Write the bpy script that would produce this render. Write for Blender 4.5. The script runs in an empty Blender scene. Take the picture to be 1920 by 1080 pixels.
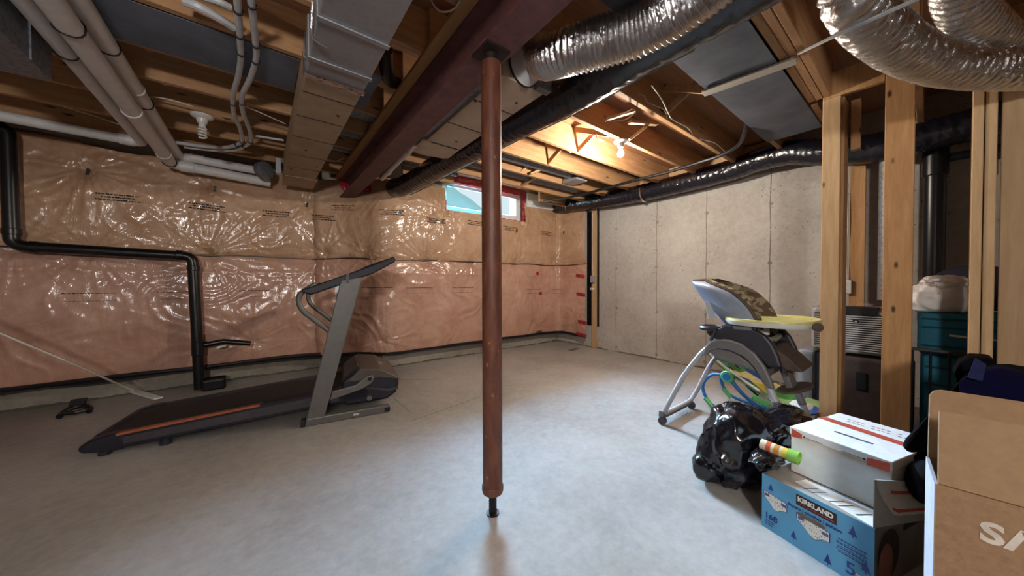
import bpy, bmesh, math, random
from mathutils import Vector, Matrix, noise
random.seed(7)
SC = bpy.context.scene
COL = SC.collection
PI = math.pi
V = Vector

# ---------------------------------------------------------------- camera
cam = bpy.data.cameras.new('camera')
cam.sensor_width = 36.0
cam.lens = 11.417
cam.clip_start = 0.02
co = bpy.data.objects.new('camera', cam)
COL.objects.link(co)
co.matrix_world = Matrix(((0.789985, 0.012128, -0.613006, 0.0), (-0.61312, 0.011045, -0.789913, 0.0), (-0.00281, 0.999865, 0.016161, 1.05), (0, 0, 0, 1)))
SC.camera = co

# ---------------------------------------------------------------- view, sky, lights
SC.view_settings.view_transform = 'Standard'
SC.view_settings.look = 'None'
SC.view_settings.gamma = 1.0
SC.view_settings.use_curve_mapping = False
SC.view_settings.exposure = 0.0
SC.cycles.use_denoising = True
SC.cycles.max_bounces = 10
SC.cycles.diffuse_bounces = 6
SC.cycles.sample_clamp_indirect = 4.0

world = bpy.data.worlds.new('sky')
SC.world = world
world.use_nodes = True
bg = world.node_tree.nodes['Background']
bg.inputs[0].default_value = (0.82, 0.92, 1.0, 1)
bg.inputs[1].default_value = 1.05

def lamp(name, kind, loc, energy, color, **kw):
    d = bpy.data.lights.new(name, kind)
    d.energy = energy
    d.color = color
    for k, v in kw.items():
        setattr(d, k, v)
    o = bpy.data.objects.new(name, d)
    COL.objects.link(o)
    o.location = loc
    return o

sun = lamp('daylight', 'SUN', (5, 8, 6), 700.0, (0.54, 0.74, 1.0), angle=math.radians(58))
sun.rotation_euler = V((-0.50, -0.85, -0.98)).to_track_quat('-Z', 'Y').to_euler()
lamp('bulb_light', 'POINT', (2.53, 1.76, 2.135), 98.0, (1.0, 0.89, 0.75), shadow_soft_size=0.03)
lamp('rear_fill_light', 'POINT', (-0.75, -1.15, 1.66), 205.0, (1.0, 0.955, 0.91), shadow_soft_size=0.14)  # added unseen fill light behind the camera, lifts the ceiling and near faces

# ---------------------------------------------------------------- materials
def srgb(c):
    return tuple(((x / 255) / 12.92 if x / 255 <= 0.04045 else ((x / 255 + 0.055) / 1.055) ** 2.4) for x in c) + (1.0,)

class Mat:
    def __init__(s, name, rough=0.6, metal=0.0, color=(200, 200, 200), coat=0.0, coat_rough=0.05, spec=0.5):
        s.m = bpy.data.materials.new(name)
        s.m.use_nodes = True
        s.n = s.m.node_tree.nodes
        s.l = s.m.node_tree.links
        s.b = s.n['Principled BSDF']
        s.b.inputs['Base Color'].default_value = srgb(color)
        s.b.inputs['Roughness'].default_value = rough
        s.b.inputs['Metallic'].default_value = metal
        s.b.inputs['Specular IOR Level'].default_value = spec
        s.b.inputs['Coat Weight'].default_value = coat
        s.b.inputs['Coat Roughness'].default_value = coat_rough
        tc = s.n.new('ShaderNodeTexCoord')
        s.co = tc.outputs['Object']
    def lk(s, a, b):
        s.l.new(a, b)
    def mapping(s, scale, rot=(0, 0, 0)):
        m = s.n.new('ShaderNodeMapping')
        m.inputs['Scale'].default_value = scale
        m.inputs['Rotation'].default_value = rot
        s.lk(s.co, m.inputs['Vector'])
        return m.outputs[0]
    def noise(s, scale=5, detail=5, rough=0.6, vec=None, dist=0.0, kind='FBM'):
        n = s.n.new('ShaderNodeTexNoise')
        n.noise_type = kind
        n.inputs['Scale'].default_value = scale
        n.inputs['Detail'].default_value = detail
        n.inputs['Roughness'].default_value = rough
        n.inputs['Distortion'].default_value = dist
        s.lk(vec or s.co, n.inputs['Vector'])
        return n.outputs[0]
    def voronoi(s, scale, vec=None, rnd=1.0, out='Distance', feature='F1'):
        n = s.n.new('ShaderNodeTexVoronoi')
        n.feature = feature
        n.inputs['Scale'].default_value = scale
        n.inputs['Randomness'].default_value = rnd
        s.lk(vec or s.co, n.inputs['Vector'])
        return n.outputs[out]
    def ramp(s, fac, stops, const=False):
        n = s.n.new('ShaderNodeValToRGB')
        e = n.color_ramp.elements
        if const:
            n.color_ramp.interpolation = 'CONSTANT'
        while len(e) < len(stops):
            e.new(0.5)
        for el, (p, c) in zip(e, stops):
            el.position = p
            el.color = srgb(c) if len(c) == 3 else c
        s.lk(fac, n.inputs[0])
        return n.outputs[0]
    def mix(s, fac, a, b, mode='MIX'):
        n = s.n.new('ShaderNodeMix')
        n.data_type = 'RGBA'
        n.blend_type = mode
        for sock, val in ((n.inputs[0], fac), (n.inputs[6], a), (n.inputs[7], b)):
            if hasattr(val, 'is_linked'):
                s.lk(val, sock)
            elif isinstance(val, (int, float)):
                sock.default_value = val
            else:
                sock.default_value = srgb(val)
        return n.outputs[2]
    def math(s, op, a, b=0.0):
        n = s.n.new('ShaderNodeMath')
        n.operation = op
        for sock, val in ((n.inputs[0], a), (n.inputs[1], b)):
            if hasattr(val, 'is_linked'):
                s.lk(val, sock)
            else:
                sock.default_value = val
        return n.outputs[0]
    def base(s, c):
        s.lk(c, s.b.inputs['Base Color'])
    def rough(s, c):
        s.lk(c, s.b.inputs['Roughness'])
    def bump(s, h, strength=0.3, dist=0.01, coat=False):
        n = s.n.new('ShaderNodeBump')
        n.inputs['Strength'].default_value = strength
        n.inputs['Distance'].default_value = dist
        s.lk(h, n.inputs['Height'])
        s.lk(n.outputs[0], s.b.inputs['Normal'])
        if coat:
            s.lk(n.outputs[0], s.b.inputs['Coat Normal'])

def plain(name, color, rough=0.6, metal=0.0, coat=0.0, var=0.12, scale=20, bump=0.0, spec=0.5):
    m = Mat(name, rough, metal, color, coat, spec=spec)
    lo = tuple(int(c * (1 - var)) for c in color)
    hi = tuple(min(255, int(c * (1 + var * 0.6))) for c in color)
    n = m.noise(scale, 4)
    m.base(m.ramp(n, [(0.3, lo), (0.7, hi)]))
    if bump:
        m.bump(n, bump, 0.004)
    return m.m

def wood(name, c1, c2, axis, knot=True, rough=0.75):
    m = Mat(name, rough)
    sc = {'x': (0.9, 9, 9), 'y': (9, 0.9, 9), 'z': (9, 9, 0.9)}[axis]
    grain = m.noise(4.0, 8, 0.65, m.mapping(sc), 0.4)
    big = m.noise(2.2, 3, 0.5, m.mapping(tuple(min(v, 2.5) for v in sc)))
    c = m.ramp(grain, [(0.28, c1), (0.5, tuple((a + b) // 2 for a, b in zip(c1, c2))), (0.72, c2)])
    c = m.mix(m.ramp(big, [(0.35, (0, 0, 0)), (0.7, (90, 90, 90))]), c, tuple(int(v * 0.78) for v in c1))
    if knot:
        ks = {'x': (1.6, 6, 6), 'y': (6, 1.6, 6), 'z': (6, 6, 2.4)}[axis]
        k = m.voronoi(1.9, m.mapping(ks))
        c = m.mix(m.ramp(k, [(0.06, (255, 255, 255)), (0.14, (0, 0, 0))]), c, (58, 34, 20))
    m.base(c)
    m.bump(grain, 0.25, 0.003)
    return m.m

def concrete(name, base, dark, light, pits=True, streak=False, dirt=False):
    m = Mat(name, 0.85, spec=0.3)
    big = m.noise(0.9, 6, 0.62, m.mapping((1, 1, 1.0)))
    fine = m.noise(22, 8, 0.7)
    c = m.ramp(big, [(0.32, dark), (0.5, base), (0.7, light)])
    c = m.mix(0.35, c, m.ramp(fine, [(0.3, tuple(int(v * 0.8) for v in base)), (0.7, light)]))
    if streak:
        st = m.noise(1.4, 7, 0.7, m.mapping((3, 3, 0.5)))
        c = m.mix(m.ramp(st, [(0.52, (0, 0, 0)), (0.75, (120, 120, 120))]), c, light)
    if pits:
        v = m.voronoi(26)
        sel = m.noise(2.1, 3)
        mask = m.math('MULTIPLY', m.math('LESS_THAN', v, 0.13), m.math('GREATER_THAN', sel, 0.52))
        c = m.mix(mask, c, tuple(int(q * 0.62) for q in base))
    if dirt:
        sx = m.n.new('ShaderNodeSeparateXYZ')
        m.lk(m.co, sx.inputs[0])
        hgt = m.math('MULTIPLY', m.noise(3.1, 5, 0.7), 0.085)
        c = m.mix(m.math('MULTIPLY', m.math('LESS_THAN', sx.outputs[2], m.math('SUBTRACT', hgt, 0.026)), 0.75), c, (62, 56, 48))
    m.base(c)
    m.bump(m.noise(40, 8, 0.75), 0.25, 0.006)
    return m

def build_floor_mat():
    m = concrete('floor_concrete', (168, 162, 157), (140, 133, 128), (186, 181, 177), pits=False)
    prev = m.b.inputs['Base Color'].links[0].from_socket
    stain = m.noise(1.7, 5, 0.6, m.mapping((1.4, 1, 1)), 0.6)
    c = m.mix(m.ramp(stain, [(0.58, (0, 0, 0)), (0.72, (70, 70, 70))]), prev, (112, 108, 106))
    sw = m.noise(2.6, 9, 0.72, m.mapping((0.5, 3.2, 1), (0, 0, 0.5)), 1.2)
    c = m.mix(m.ramp(sw, [(0.55, (0, 0, 0)), (0.8, (95, 95, 95))]), c, (196, 192, 186))
    m.base(c)
    m.b.inputs['Roughness'].default_value = 0.62
    return m.m

def foil(name, tint=(205, 205, 205), rough=0.28, bump=0.8, scale=60):
    m = Mat(name, rough, 1.0, tint)
    n = m.noise(scale, 5, 0.7, None, 0.8)
    m.bump(n, bump, 0.006)
    lo = int(rough * 190)
    m.rough(m.ramp(n, [(0.3, (lo, lo, lo)), (0.7, (lo + 75, lo + 75, lo + 75))]))
    return m.m

def galvanised(name, a, b, rough=0.42):
    m = Mat(name, rough, 0.6, a)
    m.base(m.ramp(m.voronoi(38), [(0.1, a), (0.6, b)]))
    m.bump(m.noise(6, 3), 0.06, 0.01)
    return m.m

def film(name, c1, c2, c3):
    m = Mat(name, 0.5, coat=1.0, coat_rough=0.1)
    n = m.noise(2.3, 8, 0.68, None, 0.5)
    f = m.noise(30, 6, 0.75)
    c = m.ramp(n, [(0.3, c1), (0.5, c2), (0.7, c3)])
    c = m.mix(m.ramp(f, [(0.42, (0, 0, 0)), (0.75, (110, 110, 110))]), c, tuple(int(v * 0.72) for v in c1))
    m.base(c)
    r = m.noise(4.5, 6, 0.6, m.mapping((1.5, 1.5, 0.55), (0, 0.5, 0)), 1.6)
    r2 = m.noise(7.0, 4, 0.5, m.mapping((0.6, 0.6, 1.4), (0, -0.4, 0)), 0.6, 'RIDGED_MULTIFRACTAL')
    m.bump(m.math('ADD', r, m.math('MULTIPLY', r2, 0.16)), 0.6, 0.012, True)
    return m.m

MT = dict(
    floor=build_floor_mat(),
    concrete=concrete('poured_concrete', (184, 178, 171), (160, 153, 146), (206, 202, 197), streak=True, dirt=True).m,
    curb=concrete('curb_concrete', (150, 143, 130), (112, 104, 92), (176, 170, 158), dirt=True).m,
    subfloor=wood('subfloor_board', (130, 88, 60), (158, 112, 78), 'x', False),
    joist=wood('joist_lumber', (156, 114, 78), (194, 152, 108), 'x'),
    lumber_y=wood('lumber_along', (150, 108, 66), (184, 140, 92), 'y'),
    stud=wood('stud_lumber', (160, 116, 72), (194, 150, 102), 'z'),
    stud_pale=wood('pale_stud_lumber', (178, 144, 104), (206, 174, 134), 'z'),
    board=wood('pine_board', (178, 146, 108), (200, 168, 128), 'z'),
    strip=wood('weathered_strip', (186, 180, 172), (214, 210, 202), 'y', False),
    steel=plain('red_primer_steel', (92, 56, 54), 0.62, 0.0, var=0.22, scale=14, bump=0.15),
    post=None,
    galv=galvanised('galvanised_sheet', (168, 170, 176), (178, 180, 186), 0.5),
    galv_dull=galvanised('dull_galvanised', (110, 114, 120), (140, 143, 150), 0.55),
    tanpanel=plain('tan_duct_board', (170, 146, 120), 0.7, var=0.08, scale=6),
    creampanel=plain('cream_duct_board', (206, 184, 160), 0.7, var=0.06, scale=6),
    paper=plain('grey_paper_panel', (92, 96, 106), 0.75, var=0.2, scale=3.2, bump=0.5),
    foil=foil('aluminium_foil', (228, 228, 230), 0.32, 0.5, 48),
    foil_dull=foil('crinkled_foil', (226, 224, 222), 0.42, 0.9, 34),
    foiltape=foil('foil_tape', (225, 225, 230), 0.2, 0.6, 40),
    blackfilm=None,
    abs=plain('black_abs', (16, 16, 22), 0.32, var=0.1),
    pvc=plain('white_pvc', (236, 235, 234), 0.38, var=0.04),
    pex=plain('grey_white_tube', (202, 204, 208), 0.4, var=0.05),
    clip=plain('black_clip', (22, 22, 26), 0.5),
    porcelain=plain('porcelain', (236, 234, 230), 0.25, var=0.03),
    cfl=plain('frosted_tube', (240, 240, 236), 0.3, var=0.02),
    cable=plain('white_cable', (214, 206, 192), 0.5, var=0.05),
    blackcable=plain('black_cable', (20, 20, 22), 0.45),
    insul_up=film('tan_insulation_film', (176, 134, 102), (200, 160, 128), (216, 180, 150)),
    insul_lo=film('pink_insulation_film', (178, 132, 112), (204, 158, 136), (218, 178, 156)),
    seam=plain('dark_seam', (46, 40, 36), 0.4, var=0.3, scale=12),
    poly=plain('black_poly_strip', (24, 22, 28), 0.3, var=0.4, scale=8, bump=0.4),
    redtape=plain('red_tape', (168, 44, 58), 0.35, var=0.3, scale=18, bump=0.5),
    ink=plain('black_ink', (38, 28, 24), 0.7),
    vinyl=plain('white_vinyl', (232, 236, 238), 0.4, var=0.03),
)
def post_mat():
    m = Mat('rusty_primer_paint', 0.5)
    n = m.noise(7, 8, 0.7, m.mapping((4, 4, 1)))
    c = m.ramp(n, [(0.3, (70, 36, 26)), (0.5, (94, 50, 33)), (0.68, (116, 72, 48))])
    sp = m.noise(34, 4, 0.6, m.mapping((1, 1, 0.5)))
    c = m.mix(m.ramp(sp, [(0.66, (0, 0, 0)), (0.72, (190, 190, 190))]), c, (192, 150, 104))
    m.base(c)
    m.bump(n, 0.15, 0.003)
    return m.m
MT['post'] = post_mat()
def blackfilm_mat(name, rough, scale, tint=(20, 20, 30), bs=0.6):
    m = Mat(name, rough, 0.0, tint, spec=0.7)
    n = m.noise(scale, 6, 0.62, None, 1.0, 'RIDGED_MULTIFRACTAL')
    m.bump(n, bs, 0.012)
    return m.m
MT['blackfilm'] = blackfilm_mat('black_duct_film', 0.26, 14)
MT['bag'] = blackfilm_mat('black_bag_film', 0.2, 2.6, (14, 14, 22), 0.35)
def glass_mat():
    m = Mat('clear_glass', 0.03, 0.0, (255, 255, 255))
    tr = m.n.new('ShaderNodeBsdfTransparent')
    tr.inputs[0].default_value = (0.94, 0.98, 0.98, 1)
    gl = m.n.new('ShaderNodeBsdfGlossy')
    gl.inputs['Roughness'].default_value = 0.03
    mx = m.n.new('ShaderNodeMixShader')
    mx.inputs[0].default_value = 0.06
    m.lk(tr.outputs[0], mx.inputs[1])
    m.lk(gl.outputs[0], mx.inputs[2])
    m.lk(mx.outputs[0], m.n['Material Output'].inputs[0])
    return m.m
MT['glass'] = glass_mat()
def sheet_mat():
    m = Mat('clear_poly_sheet', 0.2, 0.0, (180, 225, 225))
    tr = m.n.new('ShaderNodeBsdfTransparent')
    tr.inputs[0].default_value = (0.42, 0.68, 0.70, 1)
    mx = m.n.new('ShaderNodeMixShader')
    f = m.noise(5, 5, 0.6, m.mapping((1, 1, 1), (0, 0.7, 0)), 0.8, 'RIDGED_MULTIFRACTAL')
    m.lk(m.ramp(f, [(0.3, (60, 60, 60)), (0.9, (170, 170, 170))]), mx.inputs[0])
    m.lk(tr.outputs[0], mx.inputs[1])
    m.lk(m.b.outputs[0], mx.inputs[2])
    m.lk(mx.outputs[0], m.n['Material Output'].inputs[0])
    return m.m
MT['sheet'] = sheet_mat()
def glow_mat(name, color, strength):
    m = Mat(name)
    m.b.inputs['Emission Color'].default_value = color
    m.b.inputs['Emission Strength'].default_value = strength
    return m.m
MT['bulb'] = glow_mat('lit_bulb_glass', (1.0, 0.9, 0.72, 1), 14.0)

# ---------------------------------------------------------------- mesh helpers
BASE = {}

def spline(pts, n=8):
    P = [V(p) for p in pts]
    P = [P[0] * 2 - P[1]] + P + [P[-1] * 2 - P[-2]]
    out = []
    for i in range(1, len(P) - 2):
        a, b, c, d = P[i - 1:i + 3]
        for k in range(n):
            t = k / n
            out.append(0.5 * ((2 * b) + (c - a) * t + (2 * a - 5 * b + 4 * c - d) * t * t + (3 * b - a - 3 * c + d) * t ** 3))
    out.append(P[-2])
    return out

def round_path(pts, r, n=6):
    P = [V(p) for p in pts]
    out = [P[0]]
    for i in range(1, len(P) - 1):
        a, b, c = P[i - 1], P[i], P[i + 1]
        d1 = (a - b)
        d2 = (c - b)
        k = min(r, d1.length * 0.48, d2.length * 0.48)
        p0 = b + d1.normalized() * k
        p2 = b + d2.normalized() * k
        for j in range(n + 1):
            t = j / n
            out.append(p0 * (1 - t) ** 2 + b * 2 * t * (1 - t) + p2 * t * t)
    out.append(P[-1])
    return out

class B:
    def __init__(s, xf=None):
        s.v = []
        s.f = []
        s.mi = []
        s.m = 0
        s.xf = xf
    def add(s, vs, fs):
        o = len(s.v)
        for p in vs:
            p = V(p)
            s.v.append(s.xf @ p if s.xf else p)
        for f in fs:
            s.f.append([i + o for i in f])
            s.mi.append(s.m)
        return s
    def hexa(s, c):
        return s.add(c, [(0, 3, 2, 1), (4, 5, 6, 7), (0, 1, 5, 4), (1, 2, 6, 5), (2, 3, 7, 6), (3, 0, 4, 7)])
    def box(s, x0, x1, y0, y1, z0, z1):
        return s.hexa([(x0, y0, z0), (x1, y0, z0), (x1, y1, z0), (x0, y1, z0), (x0, y0, z1), (x1, y0, z1), (x1, y1, z1), (x0, y1, z1)])
    def obox(s, c, a, b, d):
        c, a, b, d = V(c), V(a), V(b), V(d)
        return s.hexa([c - a - b - d, c + a - b - d, c + a + b - d, c - a + b - d, c - a - b + d, c + a - b + d, c + a + b + d, c - a + b + d])
    def bar(s, p, q, w, h, up=(0, 0, 1)):
        p, q = V(p), V(q)
        t = (q - p)
        u = V(up)
        sd = t.cross(u).normalized()
        u = sd.cross(t).normalized()
        return s.obox((p + q) / 2, t / 2, sd * w / 2, u * h / 2)
    def tube(s, pts, r, n=10, caps=True, closed=False):
        P = [V(p) for p in pts]
        m = len(P)
        R = r if callable(r) else ((lambda i: r[i]) if isinstance(r, (list, tuple)) else (lambda i: r))
        t0 = (P[1] - P[0]).normalized()
        u = t0.orthogonal().normalized()
        vs = []
        for i in range(m):
            t = (P[min(i + 1, m - 1)] - P[max(i - 1, 0)])
            if closed:
                t = P[(i + 1) % m] - P[i - 1]
            t = t.normalized() if t.length > 1e-9 else t0
            u = (u - t * u.dot(t)).normalized()
            w = t.cross(u)
            rr = R(i)
            for k in range(n):
                a = 2 * PI * k / n
                vs.append(P[i] + (u * math.cos(a) + w * math.sin(a)) * rr)
        fs = []
        for i in range(m if closed else m - 1):
            j = (i + 1) % m
            for k in range(n):
                k2 = (k + 1) % n
                fs.append((i * n + k, i * n + k2, j * n + k2, j * n + k))
        if caps and not closed:
            fs.append(tuple(range(n - 1, -1, -1)))
            fs.append(tuple((m - 1) * n + k for k in range(n)))
        return s.add(vs, fs)
    def lathe(s, prof, o, axis=(0, 0, 1), n=24):
        o, ax = V(o), V(axis).normalized()
        u = ax.orthogonal().normalized()
        w = ax.cross(u)
        vs = []
        for r, h in prof:
            for k in range(n):
                a = 2 * PI * k / n
                vs.append(o + ax * h + (u * math.cos(a) + w * math.sin(a)) * max(r, 1e-4))
        fs = []
        for i in range(len(prof) - 1):
            for k in range(n):
                k2 = (k + 1) % n
                fs.append((i * n + k, i * n + k2, (i + 1) * n + k2, (i + 1) * n + k))
        fs.append(tuple(range(n - 1, -1, -1)))
        fs.append(tuple((len(prof) - 1) * n + k for k in range(n)))
        return s.add(vs, fs)
    def prism(s, poly, ext):
        n = len(poly)
        e = V(ext)
        P = [V(p) for p in poly]
        fs = [tuple(range(n - 1, -1, -1)), tuple(range(n, 2 * n))]
        for i in range(n):
            j = (i + 1) % n
            fs.append((i, j, n + j, n + i))
        return s.add(P + [p + e for p in P], fs)
    def grid(s, rows, closed=False):
        nr, nc = len(rows), len(rows[0])
        fs = []
        for i in range(nr - 1):
            for j in range(nc if closed else nc - 1):
                j2 = (j + 1) % nc
                fs.append((i * nc + j, i * nc + j2, (i + 1) * nc + j2, (i + 1) * nc + j))
        return s.add([p for r in rows for p in r], fs)
    def shell(s, rows, off):
        """grid with thickness: off(p,i,j) gives the second skin"""
        nr, nc = len(rows), len(rows[0])
        A = [V(p) for r in rows for p in r]
        Bk = [V(rows[i][j]) + V(off) for i in range(nr) for j in range(nc)] if not callable(off) else [V(off(i, j)) for i in range(nr) for j in range(nc)]
        N = nr * nc
        fs = []
        for i in range(nr - 1):
            for j in range(nc - 1):
                q = (i * nc + j, i * nc + j + 1, (i + 1) * nc + j + 1, (i + 1) * nc + j)
                fs.append(q)
                fs.append(tuple(N + k for k in reversed(q)))
        def side(a, b):
            fs.append((b, a, N + a, N + b))
        for j in range(nc - 1):
            side(j, j + 1)
            side((nr - 1) * nc + j + 1, (nr - 1) * nc + j)
        for i in range(nr - 1):
            side((i + 1) * nc, i * nc)
            side(i * nc + nc - 1, (i + 1) * nc + nc - 1)
        return s.add(A + Bk, fs)
    def build(s, name, mats, parent=None, smooth=35, bevel=0.0, seg=2, fix=True, **props):
        if not isinstance(mats, (list, tuple)):
            mats = [mats]
        me = bpy.data.meshes.new(name)
        if parent is not None:
            b = BASE[parent.name]
        else:
            xs = [p.x for p in s.v]
            ys = [p.y for p in s.v]
            b = V(((min(xs) + max(xs)) / 2, (min(ys) + max(ys)) / 2, min(p.z for p in s.v)))
        me.from_pydata([p - b for p in s.v], [], s.f)
        for m in mats:
            me.materials.append(m)
        if len(mats) > 1:
            me.polygons.foreach_set('material_index', s.mi)
        if fix:
            bm = bmesh.new()
            bm.from_mesh(me)
            bmesh.ops.recalc_face_normals(bm, faces=bm.faces)
            bm.to_mesh(me)
            bm.free()
        if smooth:
            me.polygons.foreach_set('use_smooth', [True] * len(me.polygons))
            me.set_sharp_from_angle(angle=math.radians(smooth))
        me.update()
        o = bpy.data.objects.new(name, me)
        COL.objects.link(o)
        if parent is not None:
            o.parent = parent
        else:
            o.location = b
        BASE[o.name] = b
        if bevel:
            md = o.modifiers.new('bevel', 'BEVEL')
            md.width = bevel
            md.segments = seg
            md.limit_method = 'ANGLE'
            md.angle_limit = math.radians(40)
        for k, v in props.items():
            o[k] = v
        return o

def thing(name, label, cat, loc, group=None, kind=None):
    o = bpy.data.objects.new(name, None)
    COL.objects.link(o)
    o.empty_display_size = 0.1
    o.location = loc
    BASE[o.name] = V(loc)
    if kind:
        o['kind'] = kind
    if label:
        o['label'] = label
    if cat:
        o['category'] = cat
    if group:
        o['group'] = group
    return o

def tag(o, label, cat, group=None):
    o['label'] = label
    o['category'] = cat
    if group:
        o['group'] = group
    return o

def struct(o):
    o['kind'] = 'structure'
    return o

def lettering(name, s, size, origin, ux, uy, mat, parent, bold=0.0, align='LEFT', sx=1.0, depth=0.0006):
    cu = bpy.data.curves.new('tmp', 'FONT')
    cu.body = s
    cu.size = size
    cu.align_x = align
    cu.offset = bold
    cu.resolution_u = 3
    cu.extrude = depth
    to = bpy.data.objects.new('tmp', cu)
    COL.objects.link(to)
    dg = bpy.context.evaluated_depsgraph_get()
    me0 = bpy.data.meshes.new_from_object(to.evaluated_get(dg))
    ux, uy = V(ux).normalized(), V(uy).normalized()
    uz = ux.cross(uy)
    O = V(origin)
    b = B()
    b.add([O + ux * v.co.x * sx + uy * v.co.y + uz * v.co.z for v in me0.vertices], [tuple(p.vertices) for p in me0.polygons])
    bpy.data.objects.remove(to)
    bpy.data.curves.remove(cu)
    bpy.data.meshes.remove(me0)
    return b.build(name, mat, parent, smooth=0, fix=False)

# ================================================================ room shell
CEIL = 2.535
JB = 2.30          # underside of the joists
XW = 4.25          # concrete wall on the right
struct(B().box(-4.2, 5.0, -4.2, 5.2, -0.12, 0.0).build('floor', MT['floor'], smooth=0))
wall_r = struct(B().box(XW, XW + 0.22, -4.0, 4.4, 0.0, CEIL).build('wall_right', MT['concrete'], smooth=0))
wb = B()
wb.box(-4.0, 1.18, 4.64, 4.86, 0.0, CEIL)
wb.box(1.18, 1.99, 4.12, 4.40, 0.0, CEIL)
wb.box(3.37, XW, 4.12, 4.40, 0.0, CEIL)
wb.box(1.99, 3.37, 4.12, 4.40, 0.0, 2.03)
wb.box(1.18, 1.30, 4.40, 4.86, 0.0, CEIL)
wall_b = struct(wb.build('wall_back', MT['curb'], smooth=0))
struct(B().box(-4.2, -4.0, -4.0, 4.86, 0.0, 2.56).build('wall_left', MT['concrete'], smooth=0))
struct(B().box(-4.0, XW, -4.2, -4.0, 0.0, 2.56).build('wall_front', MT['concrete'], smooth=0))
ceil = struct(B().box(-4.2, 1.30, -4.2, 4.86, CEIL, CEIL + 0.03).box(1.30, XW + 0.22, -4.2, 4.42, CEIL, CEIL + 0.03).build('ceiling', MT['subfloor'], smooth=0))
# form seams and tie holes on the poured wall
for y in (2.91, 2.277, 1.659, 1.04, 0.42, -0.2):
    B().tube([(XW - 0.001, y + 0.004 * math.sin(k * 2.1 + y), k * 0.2 + 0.02) for k in range(13)], 0.0045, 5).build('form_seam', MT['curb'], wall_r)
    for z in (0.08, 0.66, 1.26, 1.87):
        zz = z + random.uniform(-0.015, 0.015)
        B().lathe([(0.02, 0.0), (0.019, 0.004), (0.012, 0.004), (0.010, 0.001)], (XW, y + random.uniform(-.01, .01), zz), (-1, 0, 0), 10).build('tie_hole', MT['curb'], wall_r)

# joists (parts of the ceiling)
YJ = [-2.74, -2.33, -1.93, -1.52, -1.12, -0.71, -0.31, 0.10, 0.52, 0.92, 1.315, 1.72, 2.15, 2.56, 2.94, 3.34, 3.75, 4.16]
for y in YJ:
    B().box(-3.99, 0.93, y - 0.019, y + 0.019, JB, CEIL).build('joist', MT['joist'], ceil, smooth=0, bevel=0.003, seg=1)
    if y > 3.5:
        continue
    if abs(y - 0.52) < 0.05:
        for k in range(3):
            B().box(0.74, 3.048, y - 0.019 - 0.040 * k, y + 0.019 - 0.040 * k, JB, CEIL).build('joist', MT['joist'], ceil, smooth=0, bevel=0.004, seg=1)
        B().box(3.12, XW - 0.02, y - 0.019, y + 0.019, JB, CEIL).build('joist', MT['joist'], ceil, smooth=0, bevel=0.003, seg=1)
    else:
        B().box(0.74, XW - 0.02, y - 0.058, y - 0.020, JB, CEIL).build('joist', MT['joist'], ceil, smooth=0, bevel=0.003, seg=1)
for x0, x1 in ((1.3, 1.95), (3.42, 4.2)):
    B().box(x0, x1, 3.70, 3.738, JB, CEIL).build('joist', MT['joist'], ceil, smooth=0, bevel=0.003, seg=1)
for i in range(8, 15):
    ya, yb = YJ[i] + 0.0, YJ[i + 1] - 0.06
    if i != 8:
        B().box(XW - 0.05, XW - 0.012, ya, yb, JB, CEIL - 0.02).build('rim_block', MT['stud_pale'], ceil, smooth=0)
# cross bridging between joists
def bridge(x, ya, yb, both=True, w=0.045):
    B().bar((x, ya, JB + 0.02), (x, yb, CEIL - 0.03), w, 0.019, (1, 0, 0)).build('bridging_strut', MT['joist'], ceil, smooth=0)
    if both:
        B().bar((x + 0.05, ya, CEIL - 0.03), (x + 0.05, yb, JB + 0.02), w, 0.019, (1, 0, 0)).build('bridging_strut', MT['joist'], ceil, smooth=0)
for i in range(10, 17):
    bridge(-0.46, YJ[i] + 0.02, YJ[i + 1] - 0.02, False)
for i in (9, 11, 12):
    bridge(2.38, YJ[i] - 0.018, YJ[i + 1] - 0.06)
# loose bridging strips near the lit bulb and two short cripple pieces by the window
for p, q in (((2.255, 1.431, 2.280), (2.576, 1.383, 2.340)), ((2.477, 1.414, 2.310), (2.366, 1.501, 2.200)), ((2.108, 1.543, 2.300), (2.278, 1.400, 2.360)),
             ((2.706, 3.366, 2.300), (2.720, 2.965, 2.360)), ((2.371, 2.899, 2.310), (2.473, 2.802, 2.420)), ((2.472, 2.830, 2.300), (2.632, 2.732, 2.380))):
    B().bar(p, q, 0.035, 0.018).build('bridging_strut', MT['stud_pale'], ceil, smooth=0, bevel=0.002, seg=1)

# ================================================================ insulation blanket
PATH = [(-3.6, 4.57), (-1.0, 4.56), (0.35, 4.55), (0.60, 4.47), (0.85, 4.35), (1.02, 4.22), (1.15, 4.11), (1.28, 4.06), (1.5, 4.05), (2.6, 4.05), (3.9, 4.045), (4.12, 4.02), (4.19, 3.93), (4.20, 3.75), (4.20, 3.42)]
PS = spline([(x, y, 0) for x, y in PATH], 24)
UL = [0.0]
for a, b in zip(PS, PS[1:]):
    UL.append(UL[-1] + (b - a).length)
UT = UL[-1]
def path_at(u):
    u = max(0, min(UT - 1e-5, u))
    lo, hi = 0, len(UL) - 1
    while hi - lo > 1:
        mid = (lo + hi) // 2
        if UL[mid] <= u:
            lo = mid
        else:
            hi = mid
    t = (u - UL[lo]) / (UL[hi] - UL[lo])
    p = PS[lo].lerp(PS[hi], t)
    d = (PS[hi] - PS[lo]).normalized()
    return p, V((d.y, -d.x, 0))
def u_of(p):
    best = min(range(len(PS)), key=lambda i: (PS[i].x - p[0]) ** 2 + (PS[i].y - p[1]) ** 2)
    return UL[best]
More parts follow.
